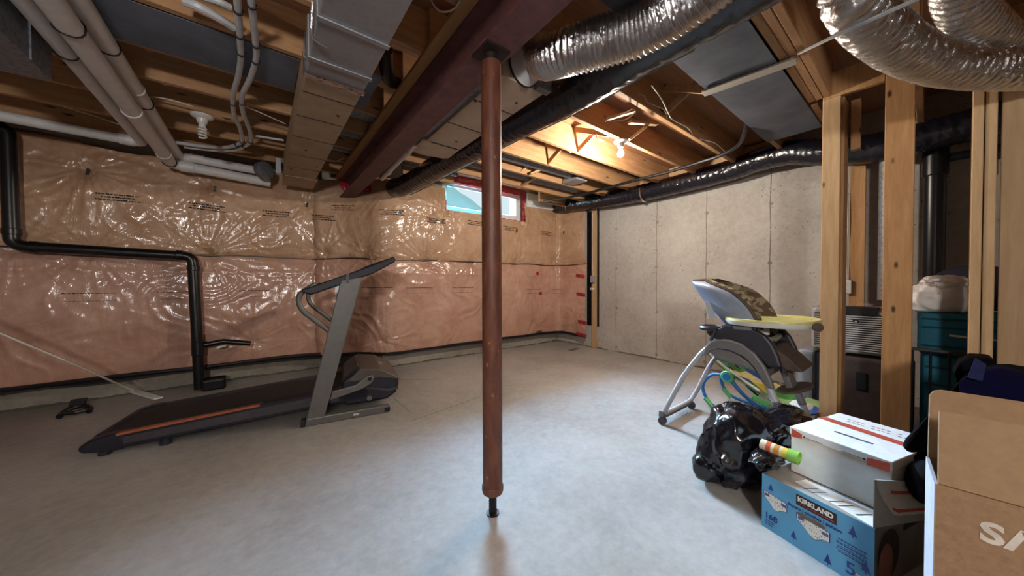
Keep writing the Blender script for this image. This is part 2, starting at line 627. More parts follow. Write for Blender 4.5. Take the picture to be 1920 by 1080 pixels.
# staple points (pinched, with folds radiating from them)
PIN = [(u_of(p), p[2], n, a) for p, n, a in (
    ((-1.219, 4.550, 2.047), 17, 1.0), ((-0.396, 4.550, 2.045), 15, 0.8), ((0.439, 4.500, 1.983), 11, 0.8), ((1.793, 4.050, 1.912), 13, 0.8),
    ((1.985, 4.050, 2.022), 26, 1.1), ((3.276, 4.050, 2.006), 13, 0.9), ((-0.437, 4.550, 1.354), 23, 1.1), ((0.628, 4.480, 1.418), 15, 0.8),
    ((-1.207, 4.550, 1.342), 19, 0.8), ((-1.584, 4.550, 1.329), 13, 0.7), ((1.693, 4.050, 1.318), 21, 0.9), ((2.371, 4.050, 1.343), 17, 0.7),
    ((4.040, 4.050, 1.422), 13, 1.0), ((3.198, 4.050, 1.356), 13, 0.6), ((1.067, 4.300, 1.362), 13, 0.7), ((-0.065, 4.550, 0.415), 11, 0.8),
    ((-1.896, 4.550, 1.857), 15, 0.8), ((1.160, 4.050, 0.347), 7, 0.7), ((1.132, 4.300, 1.458), 9, 0.6), ((-0.745, 4.550, 2.146), 9, 0.5))]
SEAM_Z = 1.345
def surf(u, z, z0, z1, lower):
    p, n = path_at(u)
    t = (z - z0) / (z1 - z0)
    d = 0.050 * max(0.0, math.sin(PI * min(1, max(0, t)))) ** 0.6
    q = V((u * 1.3, z * 1.6, 3.0 if lower else 0.0))
    d += 0.018 * noise.noise(q)
    w = noise.noise(V((u * 5.0 + 3 * noise.noise(q * 2), z * 1.6, 7.0 if lower else 2.0)))
    d += 0.010 * (1 - abs(w)) ** 3
    w2 = noise.noise(V((u * 11.0 + 2 * noise.noise(q * 3), z * 9, 11.0)))
    d += 0.003 * (1 - abs(w2)) ** 4
    for pu, pz, k, a in PIN:
        du, dz = u - pu, z - pz
        if abs(du) > 0.75 or abs(dz) > 0.75:
            continue
        r = math.hypot(du, dz)
        ang = math.atan2(dz, du)
        ph = noise.noise(V((math.cos(ang) * 3, math.sin(ang) * 3, pu)))
        f = (1 - abs(math.sin(ang * k * 0.5 + ph * 5))) ** 2
        d += a * 0.028 * f * math.exp(-r / 0.22) * min(1.0, r / 0.03)
        d -= a * 0.035 * math.exp(-(r / 0.06) ** 2)
    if lower and abs(z - 1.17) < 0.03:
        d += 0.006 * (1 - abs(z - 1.17) / 0.03)
    return p + n * d + V((0, 0, z))
WX0, WX1, WZ0, WZ1 = 1.99, 3.37, 2.035, 2.50
def blanket(z0, z1, lower, du=0.014, dz=0.014):
    nu = int(UT / du)
    nz = int((z1 - z0) / dz)
    vs, idx, fs = [], {}, []
    us = [UT * i / nu for i in range(nu + 1)]
    for j in range(nz + 1):
        for i in range(nu + 1):
            u = us[i]
            zt = z1
            if not lower:
                zt = z1 - 0.03 - 0.05 * noise.noise(V((u * 1.7, 5, 0)))
                if u > u_of((1.1, 4.2)):
                    zt = z1 + 0.02 + 0.03 * noise.noise(V((u * 3, 9, 0)))
            z = z0 + (zt - z0) * j / nz
            idx[(i, j)] = len(vs)
            vs.append(surf(u, z, z0, z1, lower))
    for j in range(nz):
        for i in range(nu):
            q = (idx[(i, j)], idx[(i + 1, j)], idx[(i + 1, j + 1)], idx[(i, j + 1)])
            c = (vs[q[0]] + vs[q[2]]) / 2
            if not lower and WX0 - 0.01 < c.x < WX1 + 0.01 and c.y < 4.2 and c.y > 3.9 and c.z > WZ0 - 0.005 and u_of((1.3, 4.05)) < us[i] < u_of((4.1, 4.02)):
                continue
            fs.append(q)
    b = B()
    b.v, b.f, b.mi = vs, fs, [0] * len(fs)
    return b
ins = thing('insulation_blanket', 'pink fibreglass insulation blanket under clear plastic film covering the back wall', 'insulation', (1.2, 4.5, 0.18))
blanket(SEAM_Z, 2.31, False).build('upper_blanket', MT['insul_up'], ins, smooth=60, fix=False, label='tan upper band of the insulation blanket')
blanket(0.185, SEAM_Z, True).build('lower_blanket', MT['insul_lo'], ins, smooth=60, fix=False, label='pink lower band of the insulation blanket')
def ribbon(z, h, off, u0=0.0, u1=None, wob=0.01, n=160):
    u1 = u1 or UT
    rows = []
    for i in range(n + 1):
        u = u0 + (u1 - u0) * i / n
        p, nn = path_at(u)
        w = wob * noise.noise(V((u * 2.3, z * 7, 1))) * 2
        o = off + 0.012 * noise.noise(V((u * 4, z, 8)))
        rows.append([p + nn * (o - 0.02) + V((0, 0, z - h / 2 + w)), p + nn * (o + 0.012) + V((0, 0, z - h * 0.2 + w)),
                     p + nn * (o + 0.012) + V((0, 0, z + h * 0.25 + w)), p + nn * (o - 0.02) + V((0, 0, z + h / 2 + w))])
    return B().grid(rows)
ribbon(SEAM_Z, 0.022, 0.012).build('seam_band', MT['seam'], ins)
ribbon(0.185, 0.055, 0.02, wob=0.012).build('bottom_band', MT['poly'], ins)
B().tube(spline([path_at(u)[0] + path_at(u)[1] * 0.03 + V((0, 0, 0.205 + 0.02 * noise.noise(V((u * 1.1, 3, 3))))) for u in [1.2 + k * 0.3 for k in range(11)]], 6), 0.022, 8).build('poly_roll', MT['poly'], ins)
# black staple tabs
for p in ((-1.198, 4.470, 2.025), (-0.385, 4.470, 2.018), (0.432, 4.420, 1.973), (1.919, 3.980, 1.867), (3.208, 3.980, 1.863), (4.669, 3.900, 1.914)):
    u = u_of(p)
    pp, n = path_at(u)
    t = V((-n.y, n.x, 0))
    c = surf(u, p[2], SEAM_Z, 2.31, False) + n * 0.012
    B().obox(c, t * 0.009, n * 0.003, V((0.004, 0, 0.028))).build('staple_tab', MT['clip'], ins, smooth=0)
# red sheathing tape
for p, w, h in (((3.648, 3.980, 1.200), .028, .028), ((3.696, 3.980, 0.872), .032, .024), ((3.671, 3.980, 0.233), .06, .012)):
    u = u_of(p)
    pp, n = path_at(u)
    c = surf(u, p[2], 0.185, SEAM_Z, True) + n * 0.006
    t = V((-n.y, n.x, 0))
    B().obox(c, t * w, n * 0.002, V((0, 0.0, h))).build('red_tape_patch', MT['redtape'], ins, smooth=0)
for p in ((4.150, 3.510, 1.162), (4.150, 3.499, 0.856), (4.150, 3.465, 0.405), (4.150, 3.498, 0.201)):
    B().obox((4.135, p[1], p[2]), (0.002, 0, 0), (0, 0.09, 0.01), (0, 0, 0.024)).build('red_tape_patch', MT['redtape'], ins, smooth=0)
# faint factory print on the film: rows of illegible dashes
pb = B()
def dashes(u, z, lower, w, rows, hgt, tilt=0.0):
    for r in range(rows):
        x = -w / 2 + (0.0 if r != 1 else w * 0.12)
        end = w / 2 * (1.0 if r != 1 else 0.75)
        while x < end:
            L = random.uniform(0.006, 0.028)
            zz = z - r * hgt * 1.9 + tilt * x
            a = surf(u + x, zz, SEAM_Z if not lower else 0.185, 2.31 if not lower else SEAM_Z, lower)
            c = surf(u + x + L, zz, SEAM_Z if not lower else 0.185, 2.31 if not lower else SEAM_Z, lower)
            n = path_at(u + x)[1] * 0.004
            hz = V((0, 0, hgt * random.uniform(0.6, 1.0)))
            pb.add([a + n, c + n, c + n + hz, a + n + hz], [(0, 1, 2, 3)])
            x += L + random.uniform(0.003, 0.008)
for p in ((-1.036, 4.500, 1.844), (-0.398, 4.500, 1.839), (0.149, 4.500, 1.846), (0.606, 4.450, 1.846), (0.813, 4.350, 1.971), (1.303, 4.100, 1.927), (1.854, 4.020, 1.887),
          (2.472, 4.020, 1.920), (3.081, 4.020, 1.906), (3.809, 4.020, 1.898), (-1.813, 4.500, 1.781)):
    dashes(u_of(p), p[2], False, 0.26, 3, 0.013, random.uniform(-.05, .05))
for p in ((-1.214, 4.500, 0.964), (-0.628, 4.500, 0.966), (-0.003, 4.500, 0.971), (1.062, 4.050, 0.992), (1.606, 4.020, 0.986), (2.232, 4.020, 0.979), (3.542, 4.020, 0.936), (4.115, 4.020, 0.928)):
    dashes(u_of(p), p[2], True, 0.32, 1, 0.007)
    dashes(u_of(p), p[2] - 0.065, True, 0.30, 1, 0.004)
pb.build('printed_marks', MT['ink'], ins, smooth=0, fix=False, kind='stuff')

# ================================================================ window
win = struct(thing('window_1', None, None, (2.68, 4.30, WZ0)))
fy0, fy1 = 4.115, 4.18
B().box(WX0, WX1, fy0, fy1, WZ0, WZ0 + 0.055).box(WX0, WX1, fy0, fy1, WZ1 - 0.06, WZ1).box(WX0, WX0 + 0.05, fy0, fy1, WZ0 + .055, WZ1 - .06).box(WX1 - 0.05, WX1, fy0, fy1, WZ0 + .055, WZ1 - .06).build('window_frame', MT['vinyl'], win, smooth=0, bevel=0.004)
mx = (WX0 + WX1) / 2
for x0, x1, yy in ((WX0 + 0.05, mx + 0.025, 4.145), (mx - 0.025, WX1 - 0.05, 4.12)):
    z0, z1 = WZ0 + 0.055, WZ1 - 0.06
    s = B()
    s.box(x0, x1, yy, yy + 0.024, z0, z0 + 0.035).box(x0, x1, yy, yy + 0.024, z1 - 0.035, z1).box(x0, x0 + 0.035, yy, yy + 0.024, z0 + .035, z1 - .035).box(x1 - 0.035, x1, yy, yy + 0.024, z0 + .035, z1 - .035)
    sash = s.build('window_sash', MT['vinyl'], win, smooth=0, bevel=0.003)
    B().box(x0 + 0.034, x1 - 0.034, yy + 0.010, yy + 0.014, z0 + .034, z1 - .034).build('window_pane', MT['glass'], sash, smooth=0)
B().box(WX0, WX1, 4.06, 4.115, WZ0 - 0.02, WZ0).build('window_sill', MT['vinyl'], win, smooth=0)
rows = []
for i in range(25):
    t = i / 24
    x = WX0 + 0.04 + t * 0.62
    rows.append([(x, 4.07 + 0.025 * noise.noise(V((x * 6, k * 0.9, 1))) + 0.02 * k / 8, WZ0 + 0.01 + (0.40 * (1 - t * 0.75) * k / 8)) for k in range(9)])
tag(B().grid(rows).build('poly_sheet', MT['sheet'], smooth=60, fix=False), 'clear plastic sheet drawn over the left pane of the small basement window', 'plastic sheet')
tf = B()
def crumple(x0, x1, z0, z1, n, m, y=4.045, amp=0.022):
    rows = []
    for i in range(n + 1):
        r = []
        for j in range(m + 1):
            x = x0 + (x1 - x0) * i / n
            z = z0 + (z1 - z0) * j / m
            e = noise.noise(V((x * 17, z * 17, 4.0)))
            r.append((x + 0.008 * noise.noise(V((x * 21, z * 21, 1))), y - 0.012 + amp * e, z + 0.010 * noise.noise(V((x * 19, z * 9, 6)))))
        rows.append(r)
    tf.grid(rows)
crumple(WX0 - 0.05, WX1 + 0.05, WZ1 - 0.06, WZ1 + 0.05, 60, 6)
crumple(WX1 - 0.02, WX1 + 0.06, WZ0 - 0.03, WZ1, 5, 26)
crumple(WX0 - 0.055, WX0 + 0.02, WZ0 - 0.03, WZ0 + 0.14, 5, 10)
crumple(WX0, WX1 + 0.04, WZ0 - 0.03, WZ0 + 0.005, 60, 2)
tag(tf.build('red_tape_surround', MT['redtape'], smooth=50, fix=False), 'crumpled red tape sealing the edges of the small basement window', 'tape')
# white foam board beside the window, ground and neighbouring wall outside
tag(B().prism([(3.42, 4.04, 2.50), (3.42, 4.04, 2.27), (4.05, 4.04, 2.30), (4.02, 4.04, 2.50)], (0, -0.05, 0)).build('foam_board', MT['vinyl'], smooth=0), 'white board right of the window under the last joist', 'board')
struct(B().box(-6, 12, 4.9, 14, 1.70, 1.78).build('trim_2', plain('outside_ground', (120, 140, 120), 0.9), smooth=0))
# crumpled red tape around the steel beam pocket
tp = B()
rows = []
for i in range(28):
    t = i / 27
    p = V((0.748, 4.260, 2.231)).lerp(V((1.070, 4.180, 2.220)), t) + V((0, -0.03, -0.045 - 0.03 * math.sin(t * PI * 2.6) + 0.06 * abs(t - 0.5)))
    rows.append([p + V((0.02 * noise.noise(V((t * 9, k, 2))), 0.03 * noise.noise(V((t * 11, k * 2, 5))) - 0.02, -0.045 + 0.022 * k + 0.03 * noise.noise(V((t * 14, 3, k * 0.2))))) for k in range(5)])
tp.grid(rows)
tag(tp.build('beam_pocket_tape', MT['redtape'], smooth=50, fix=False), 'torn red tape on the insulation under the end of the steel beam', 'tape')
# chalk marks and a dark slot on the floor slab
fl_ = bpy.data.objects['floor']
CH = plain('chalk_line', (112, 134, 132), 0.9)
for p, q in (((1.133, 3.558, 0.002), (1.578, 3.231, 0.002)), ((0.952, 2.994, 0.002), (0.950, 2.589, 0.002)), ((1.621, 2.537, 0.002), (0.890, 2.404, 0.002))):
    B().bar(p, q, 0.006, 0.001).build('chalk_line', CH, fl_, smooth=0)
B().obox((3.881, 3.422, 0.002), (0.11, 0.015, 0), (-0.006, 0.04, 0), (0, 0, 0.0015)).build('floor_slot', MT['seam'], fl_, smooth=0)
# ================================================================ steel beam and post
BX = 0.838
bb = B()
bb.box(BX - 0.073, BX + 0.073, -3.9, 4.34, 2.075, 2.088).box(BX - 0.073, BX + 0.073, -3.9, 4.34, 2.262, 2.275).box(BX - 0.005, BX + 0.005, -3.9, 4.34, 2.088, 2.262)
tag(bb.build('steel_beam', MT['steel'], smooth=0), 'dark red primed steel beam under the joists running to the back wall', 'beam')
tag(B().box(BX - 0.130, BX + 0.075, -3.9, 4.30, 2.2755, 2.2995).build('nailer_plank', MT['lumber_y'], smooth=0, bevel=0.003), 'tan wooden nailer plank lying on top of the steel beam', 'plank')
post = thing('steel_post', 'brown rust-painted round steel post standing in the middle of the floor', 'post', (0.826, 1.212, 0))
B().lathe([(0.040, 0.0), (0.0445, 0.015), (0.0445, 1.92)], (0.826, 1.212, 0.105), n=36).build('column_tube', MT['post'], post)
B().lathe([(0.0455, 0.0), (0.049, 0.012), (0.049, 0.03), (0.0455, 0.035)], (0.826, 1.212, 0.10), n=36).build('end_collar', MT['post'], post)
B().lathe([(0.03, 0.0), (0.03, 0.006), (0.0165, 0.007)] + [(0.0165 + 0.002 * (k % 2), 0.01 + k * 0.007) for k in range(14)], (0.826, 1.212, 0.0), n=16).build('jack_screw', plain('black_steel', (34, 30, 28), 0.5, 0.6), post)
B().box(0.765, 0.887, 1.15, 1.275, 2.062, 2.0745).lathe([(0.03, 0), (0.03, 0.045)], (0.826, 1.212, 2.02), n=16).build('top_plate', plain('scorched_steel', (42, 28, 26), 0.6, 0.4), post)

# ================================================================ ducts
def screw_dots(parent, pts, axis=(0, 0, -1)):
    for p in pts:
        B().lathe([(0.010, 0), (0.008, 0.003), (0.002, 0.004)], p, axis, 10).build('screw', MT['clip'], parent)
d1 = thing('supply_duct', 'long rectangular sheet metal duct left of the steel beam, tan at its far end', 'duct', (0.32, 1.5, 2.10))
x0, x1 = 0.195, 0.462
B().box(x0, x1, -1.0, 1.93, 2.10, 2.296).build('metal_section', MT['galv'], d1, smooth=0, bevel=0.004, label='bare galvanised near section')
B().box(x0, x1, 1.93, 3.86, 2.105, 2.296).build('tan_section', MT['tanpanel'], d1, smooth=0, bevel=0.004, label='tan board far section')
B().box(x0 + 0.01, x1 + 0.02, 3.86, 4.25, 2.10, 2.29).build('end_section', MT['tanpanel'], d1, smooth=0, bevel=0.004)
for y in (0.45, 1.49, 1.78):
    B().box(x0 - 0.006, x1 + 0.006, y - 0.014, y + 0.014, 2.092, 2.099).box(x0 - 0.008, x0 - 0.001, y - .014, y + .014, 2.092, 2.29).build('drive_cleat', MT['galv'], d1, smooth=0, bevel=0.002)
rows = []
for i in range(21):
    rows.append([(x0 - 0.006 + (x1 - x0 + 0.012) * i / 20, 1.905 + 0.008 * j, 2.092 + 0.006 * noise.noise(V((i * 0.9, j * 1.3, 2)))) for j in range(7)])
B().grid(rows).box(x0 - 0.009, x0 - 0.002, 1.90, 1.955, 2.092, 2.29).build('foil_tape', MT['foiltape'], d1, smooth=60)
for y in (2.12, 2.44, 2.80, 3.20, 3.55):
    B().box(x0 - 0.001, x1 + 0.001, y - 0.003, y + 0.003, 2.1025, 2.106).build('panel_joint', MT['seam'], d1, smooth=0)
B().tube(round_path([(x0 - 0.012, 1.36, 2.297), (x0 - 0.012, 1.55, 2.20), (x0 - 0.012, 1.62, 2.09), (x0 + 0.05, 1.64, 2.088)], 0.02), 0.005, 6).build('hanger_wire', MT['foiltape'], d1)
screw_dots(d1, [(0.30, 3.05, 2.104), (0.42, 3.42, 2.104), (0.24, 3.62, 2.104), (0.40, 2.3, 2.104)])
eb = thing('junction_box', 'small galvanised electrical box beside the far end of the left duct', 'box', (0.10, 4.1, 2.1))
B().box(0.135, 0.18, 3.93, 4.0, 2.13, 2.28).build('bracket', MT['galv'], eb, smooth=0, bevel=0.004)
B().lathe([(0.085, 0), (0.085, 0.05), (0.07, 0.055)], (0.03, 4.16, 2.19), (0.6, -0.8, 0), 20).build('round_cover', MT['galv_dull'], eb)

d2 = thing('return_duct', 'cream rectangular duct right of the steel beam with a cracked end panel', 'duct', (1.11, 1.9, 2.10))
B().box(0.985, 1.268, 1.345, 2.30, 2.105, 2.29).build('cream_section', MT['creampanel'], d2, smooth=0, bevel=0.004)
B().prism([(0.955, 2.304, 2.100), (1.262, 2.304, 2.100), (1.268, 2.50, 2.098), (1.235, 2.535, 2.098), (1.05, 2.56, 2.098), (0.965, 2.54, 2.098)], (0, 0, 0.18)).build('cracked_end_panel', MT['creampanel'], d2, smooth=0, bevel=0.004)
for y in (1.62, 1.95):
    B().box(0.984, 1.269, y - 0.003, y + 0.003, 2.1025, 2.106).build('panel_joint', MT['seam'], d2, smooth=0)
B().tube([(1.02 + 0.025 * k, 2.30 + 0.018 * noise.noise(V((k * 0.9, 0, 0))), 2.103) for k in range(10)], 0.005, 5).build('crack', MT['seam'], d2)
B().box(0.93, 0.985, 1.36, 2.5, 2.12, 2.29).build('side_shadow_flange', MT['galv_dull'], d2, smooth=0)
B().box(1.20, 1.29, 1.30, 1.344, 2.105, 2.29).build('end_flange', MT['galv_dull'], d2, smooth=0)
screw_dots(d2, [(1.20, 1.50, 2.104), (1.19, 1.85, 2.104), (1.17, 2.18, 2.104), (1.00, 1.63, 2.104)])

def flex(name, pts, r, mat, pitch, amp, parent=None, n=26, crinkle=0.0, sub=24, seed=0.0):
    P = spline(pts, sub)
    L = [0.0]
    for a, b in zip(P, P[1:]):
        L.append(L[-1] + (b - a).length)
    # resample evenly
    step = pitch / 6
    m = int(L[-1] / step)
    Q, j = [], 0
    for i in range(m + 1):
        s = i * step
        while j < len(L) - 2 and L[j + 1] < s:
            j += 1
        t = (s - L[j]) / max(1e-9, L[j + 1] - L[j])
        Q.append(P[j].lerp(P[j + 1], t))
    b = B()
    b.tube(Q, lambda i: r * (1 + amp * (math.cos(2 * PI * i / 6) - 0.3)), n)
    if crinkle:
        k = 0
        cen = [q for q in Q for _ in range(n)]
        for i in range(len(cen)):
            d = b.v[i] - cen[i]
            w = noise.noise(V((b.v[i].x * 34, b.v[i].y * 34, b.v[i].z * 34 + seed))) + 0.6 * noise.noise(b.v[i] * 9)
            b.v[i] = cen[i] + d * (1 + crinkle * w)
    return b.build(name, mat, parent, smooth=50, fix=False)
f1 = thing('silver_flex_duct', 'silver ribbed flexible duct hanging beside the steel beam above the post', 'flexible duct', (1.15, 1.0, 2.0))
flex('duct_hose', [(1.135, 1.235, 2.205), (1.125, 1.15, 2.15), (1.135, 1.03, 2.115), (1.20, 0.885, 2.10), (1.265, 0.73, 2.10), (1.275, 0.57, 2.105), (1.26, 0.38, 2.12), (1.25, 0.1, 2.15)], 0.098, MT['foil'], 0.022, 0.05, f1, 40, 0.025)
B().lathe([(0.098, 0), (0.100, 0.004), (0.094, 0.012), (0.088, 0.085)], (1.125, 1.335, 2.20), (0.03, -1, -0.08), 32).build('collar', MT['vinyl'], f1, label='white metal collar at the duct box')
B().lathe([(0.104, 0), (0.104, 0.010)], (1.125, 1.340, 2.20), (0.03, -1, -0.08), 32).build('collar_ring', MT['clip'], f1)
f2 = thing('black_flex_duct', 'thick black plastic wrapped duct crossing the ceiling right of the post', 'flexible duct', (1.42, 2, 2.05))
bp = [(1.30, 3.98, 2.20), (1.31, 3.75, 2.16), (1.35, 3.40, 2.165), (1.37, 2.9, 2.17), (1.40, 2.38, 2.17), (1.42, 1.85, 2.17), (1.455, 1.5, 2.17), (1.475, 1.21, 2.17), (1.465, 0.93, 2.17), (1.48, 0.72, 2.18), (1.50, 0.5, 2.19), (1.50, 0.2, 2.2)]
flex('duct_sleeve', bp, 0.108, MT['blackfilm'], 0.06, 0.006, f2, 28, 0.035)
sp = spline(bp, 8)
rows = []
for i, q in enumerate(sp[8:-14]):
    w = 0.010 + 0.005 * noise.noise(V((i * 0.6, 1, 1)))
    rows.append([q + V((0.086 + a, 0, -0.078 + a * 1.1 + 0.004 * noise.noise(V((i * 0.8, 7, 2))))) for a in (-w, 0.004, w)])
B().grid(rows).build('white_seam', MT['vinyl'], f2, smooth=60, fix=False, label='white taped seam along the lower edge')
f3 = thing('black_wall_duct', 'black plastic wrapped duct running along the top of the grey concrete wall', 'flexible duct', (4.05, 2, 2.1))
flex('duct_sleeve', [(4.10, 4.03, 2.36), (4.09, 3.75, 2.345), (4.07, 3.25, 2.30), (4.05, 2.75, 2.262), (4.05, 2.30, 2.245), (4.05, 1.80, 2.25), (4.04, 1.35, 2.262), (4.0, 1.05, 2.285), (3.96, 0.80, 2.262), (3.94, 0.55, 2.18), (3.94, 0.25, 2.13), (3.95, -0.1, 2.145), (3.97, -0.5, 2.17), (3.98, -1.0, 2.2)], 0.110, MT['blackfilm'], 0.06, 0.006, f3, 28, 0.055, seed=5)
B().tube(spline([(4.06, 2.36, 2.30), (4.06, 2.345, 2.36), (3.94, 2.34, 2.27), (3.965, 2.34, 2.16), (4.05, 2.34, 2.125), (4.15, 2.34, 2.19), (4.16, 2.34, 2.30)], 6), 0.012, 6).build('foil_hanger', MT['foiltape'], f3, label='silver foil hanger strap')
B().tube([(3.99, 3.72, 2.40), (3.985, 3.70, 2.30), (4.0, 3.70, 2.25)], 0.003, 5).build('hanger_wire', MT['foiltape'], f3)
f4 = thing('large_silver_flex_duct', 'shiny foil duct sweeping across the top of the bare studs', 'flexible duct', (2.3, 0.0, 1.9))
flex('duct_hose', [(1.45, 0.20, 2.22), (1.64, 0.185, 2.10), (1.712, 0.177, 2.060), (1.939, 0.140, 2.045), (2.227, 0.071, 2.045), (2.487, -0.019, 2.050), (2.713, -0.137, 2.055), (2.896, -0.263, 2.060), (3.075, -0.377, 2.080)], 0.086, MT['foil_dull'], 0.040, 0.055, f4, 44, 0.02, seed=9)
f5 = thing('upper_silver_flex_duct', 'second foil duct coming down from the ceiling behind the large one', 'flexible duct', (2.6, -0.15, 2.0))
flex('duct_hose', [(1.80, -0.02, 2.34), (2.05, -0.045, 2.27), (2.343, -0.074, 2.210), (2.583, -0.125, 2.200), (2.878, -0.203, 2.220), (3.197, -0.333, 2.260), (2.95, -0.46, 2.30)], 0.080, MT['foil_dull'], 0.040, 0.055, f5, 40, 0.02, seed=3)
tag(B().tube([(2.33, 0.455, 2.292), (1.693, 0.235, 1.960), (1.633, 0.148, 1.930), (1.631, 0.101, 1.930), (1.684, 0.025, 1.960)], 0.007, 6).build('hanger_rod', MT['galv'], smooth=50), 'thin metal hanger rod crossing under the large foil duct', 'rod')
# grey paper panels closing joist bays
def panel(name, x0, x1, y0, y1, label, z=2.2935):
    n = int((x1 - x0) / 0.05)
    rows = []
    for i in range(n + 1):
        x = x0 + (x1 - x0) * i / n
        rows.append([(x, y0 + (y1 - y0) * j / 8, z + 0.003 * noise.noise(V((x * 3, j * 0.5, z))) - 0.002 * math.sin(PI * j / 8)) for j in range(9)])
    return tag(B().shell(rows, (0, 0, 0.003)).build(name, MT['paper'], smooth=40), label, 'panel')
panel('paper_panel', 1.20, 3.58, 0.545, 0.905, 'large grey paper panel under the joists right of the black ceiling duct')
panel('paper_panel', -1.02, 0.19, 2.172, 2.540, 'dark grey paper panel under the joists between the white pipes and the left duct')
panel('paper_panel', 0.98, 1.42, 0.72, 0.90, 'small torn grey paper panel above the ribbed silver duct', 2.297)
panel('paper_panel', 0.47, 0.60, 2.04, 2.50, 'narrow grey paper panel between left duct and steel beam', 2.294)
tag(B().bar((2.37, 0.47, 2.2815), (2.30, 0.925, 2.2815), 0.075, 0.012, (0, 0, 1)).build('wood_strip', MT['strip'], smooth=0, bevel=0.002), 'weathered white wooden strip nailed across the large grey paper panel', 'strip')
# round metal branch ducts lying in the joist bays
for y, x0, x1, lab in ((2.75, 0.46, 3.3, 'round metal branch duct in the joist bay above the black duct, third from the window'), (3.14, 0.46, 3.6, 'round metal branch duct in the joist bay second from the window'), (3.54, 0.46, 1.9, 'short round metal branch duct in the bay nearest the window')):
    b = B()
    b.tube([(x0 + (x1 - x0) * k / 40, y, 2.40) for k in range(41)], lambda i: 0.062 + (0.002 if i % 10 == 0 else 0), 20)
    tag(b.build('branch_duct', MT['galv_dull']), lab, 'duct', 'round branch ducts in the joist bays')
tag(B().prism([(3.02, 2.62, 2.30), (3.22, 2.62, 2.30), (3.22, 2.86, 2.30), (3.02, 2.86, 2.30)], (0.04, 0, 0.10)).build('register_boot', MT['galv'], smooth=0, bevel=0.01), 'pale metal register boot at the end of a joist bay near the window', 'duct boot')

# ================================================================ white plastic pipes, upper left
def pipe(name, label, pts, r, mat, coup=(), rr=0.05, group=None):
    t = thing(name, label, 'pipe', pts[0], group)
    P = round_path(pts, rr)
    B().tube(P, r, 18).build('pipe_run', mat, t, smooth=50)
    for a, d, ln in coup:
        d = V(d).normalized()
        B().lathe([(r + 0.001, 0), (r + 0.006, 0.004), (r + 0.006, ln - 0.004), (r + 0.001, ln)], V(a) - d * ln / 2, d, 18).build('coupling', mat, t)
    return t
p2 = pipe('white_drain_pipe', 'middle of the three white plastic pipes, hanging lowest under the joists', [(-0.633, -1.0, 2.155), (-0.633, 4.30, 2.155), (0.10, 4.36, 2.13)], 0.044, MT['pvc'], [((-0.633, 4.0, 2.155), (0, 1, 0), 0.02), ((-0.53, 4.31, 2.151), (1, 0.08, 0), 0.10), ((-0.633, 3.15, 2.155), (0, 1, 0), 0.05)], 0.07)
p3 = pipe('white_vent_pipe', 'white plastic pipe nearest the left duct, beside the lowest pipe', [(-0.590, -1.0, 2.245), (-0.590, 4.33, 2.245), (0.02, 4.37, 2.24)], 0.040, MT['pvc'], [((-0.46, 4.335, 2.25), (1, 0.06, 0), 0.10), ((-0.59, 3.0, 2.245), (0, 1, 0), 0.02)], 0.06)
p1 = pipe('white_supply_pipe', 'leftmost white plastic pipe turning left along the insulation top', [(-0.775, -1.0, 2.25), (-0.775, 4.12, 2.25), (-2.1, 4.02, 2.245)], 0.038, MT['pvc'], [((-0.86, 4.115, 2.25), (1, 0.07, 0), 0.09)], 0.05)
for t, x, z, r, ys in ((p2, -0.633, 2.155, 0.044, (2.27, 4.23)), (p3, -0.590, 2.245, 0.040, (1.42, 2.55, 3.2)), (p1, -0.775, 2.25, 0.038, (2.75,))):
    for y in ys:
        B().tube([(x + (r + 0.003) * math.cos(a * PI / 8), y + 0.006 * math.sin(a), z + (r + 0.003) * math.sin(a * PI / 8)) for a in range(16)], 0.004, 5, closed=True).build('wire_tie', MT['clip'], t)
t = thing('galvanised_duct_end', 'dull grey metal duct end above the leftmost white pipe, top left corner', 'duct', (-1.0, 2.4, 2.07))
B().box(-1.10, -0.845, -0.5, 2.83, 2.105, 2.29).build('duct_body', MT['galv_dull'], t, smooth=0, bevel=0.004)
for y in (2.1, 2.3, 2.62):
    B().box(-0.846, -0.838, y - 0.008, y + 0.008, 2.11, 2.285).build('rib', MT['galv_dull'], t, smooth=0)
# two thin tubes running together
def tubing(name, label, pts, r, clips):
    t = thing(name, label, 'tube', pts[0], 'thin white tubes under the left joists')
    P = spline(pts, 8)
    B().tube(P, r, 10).build('tube_run', MT['pex'], t)
    for k in clips:
        i = int(k * (len(P) - 2))
        d = (P[i + 1] - P[i]).normalized()
        B().lathe([(r + 0.001, -0.007), (r + 0.005, -0.006), (r + 0.005, 0.006), (r + 0.001, 0.007)], P[i], d, 10).build('clip', MT['clip'], t)
tubing('water_tube', 'left one of two thin white tubes winding under the joists', [(-0.060, 1.743, 2.268), (-0.062, 1.839, 2.268), (-0.062, 1.983, 2.268), (-0.064, 2.131, 2.268), (-0.066, 2.293, 2.268), (-0.088, 2.522, 2.268), (-0.123, 2.791, 2.268), (-0.132, 3.093, 2.268), (-0.109, 3.330, 2.268), (-0.104, 3.589, 2.268), (-0.126, 3.699, 2.268), (-0.220, 3.875, 2.270), (-0.366, 3.942, 2.260), (-0.549, 3.942, 2.250)], 0.0145, (0.12, 0.22, 0.30, 0.5, 0.72, 0.80))
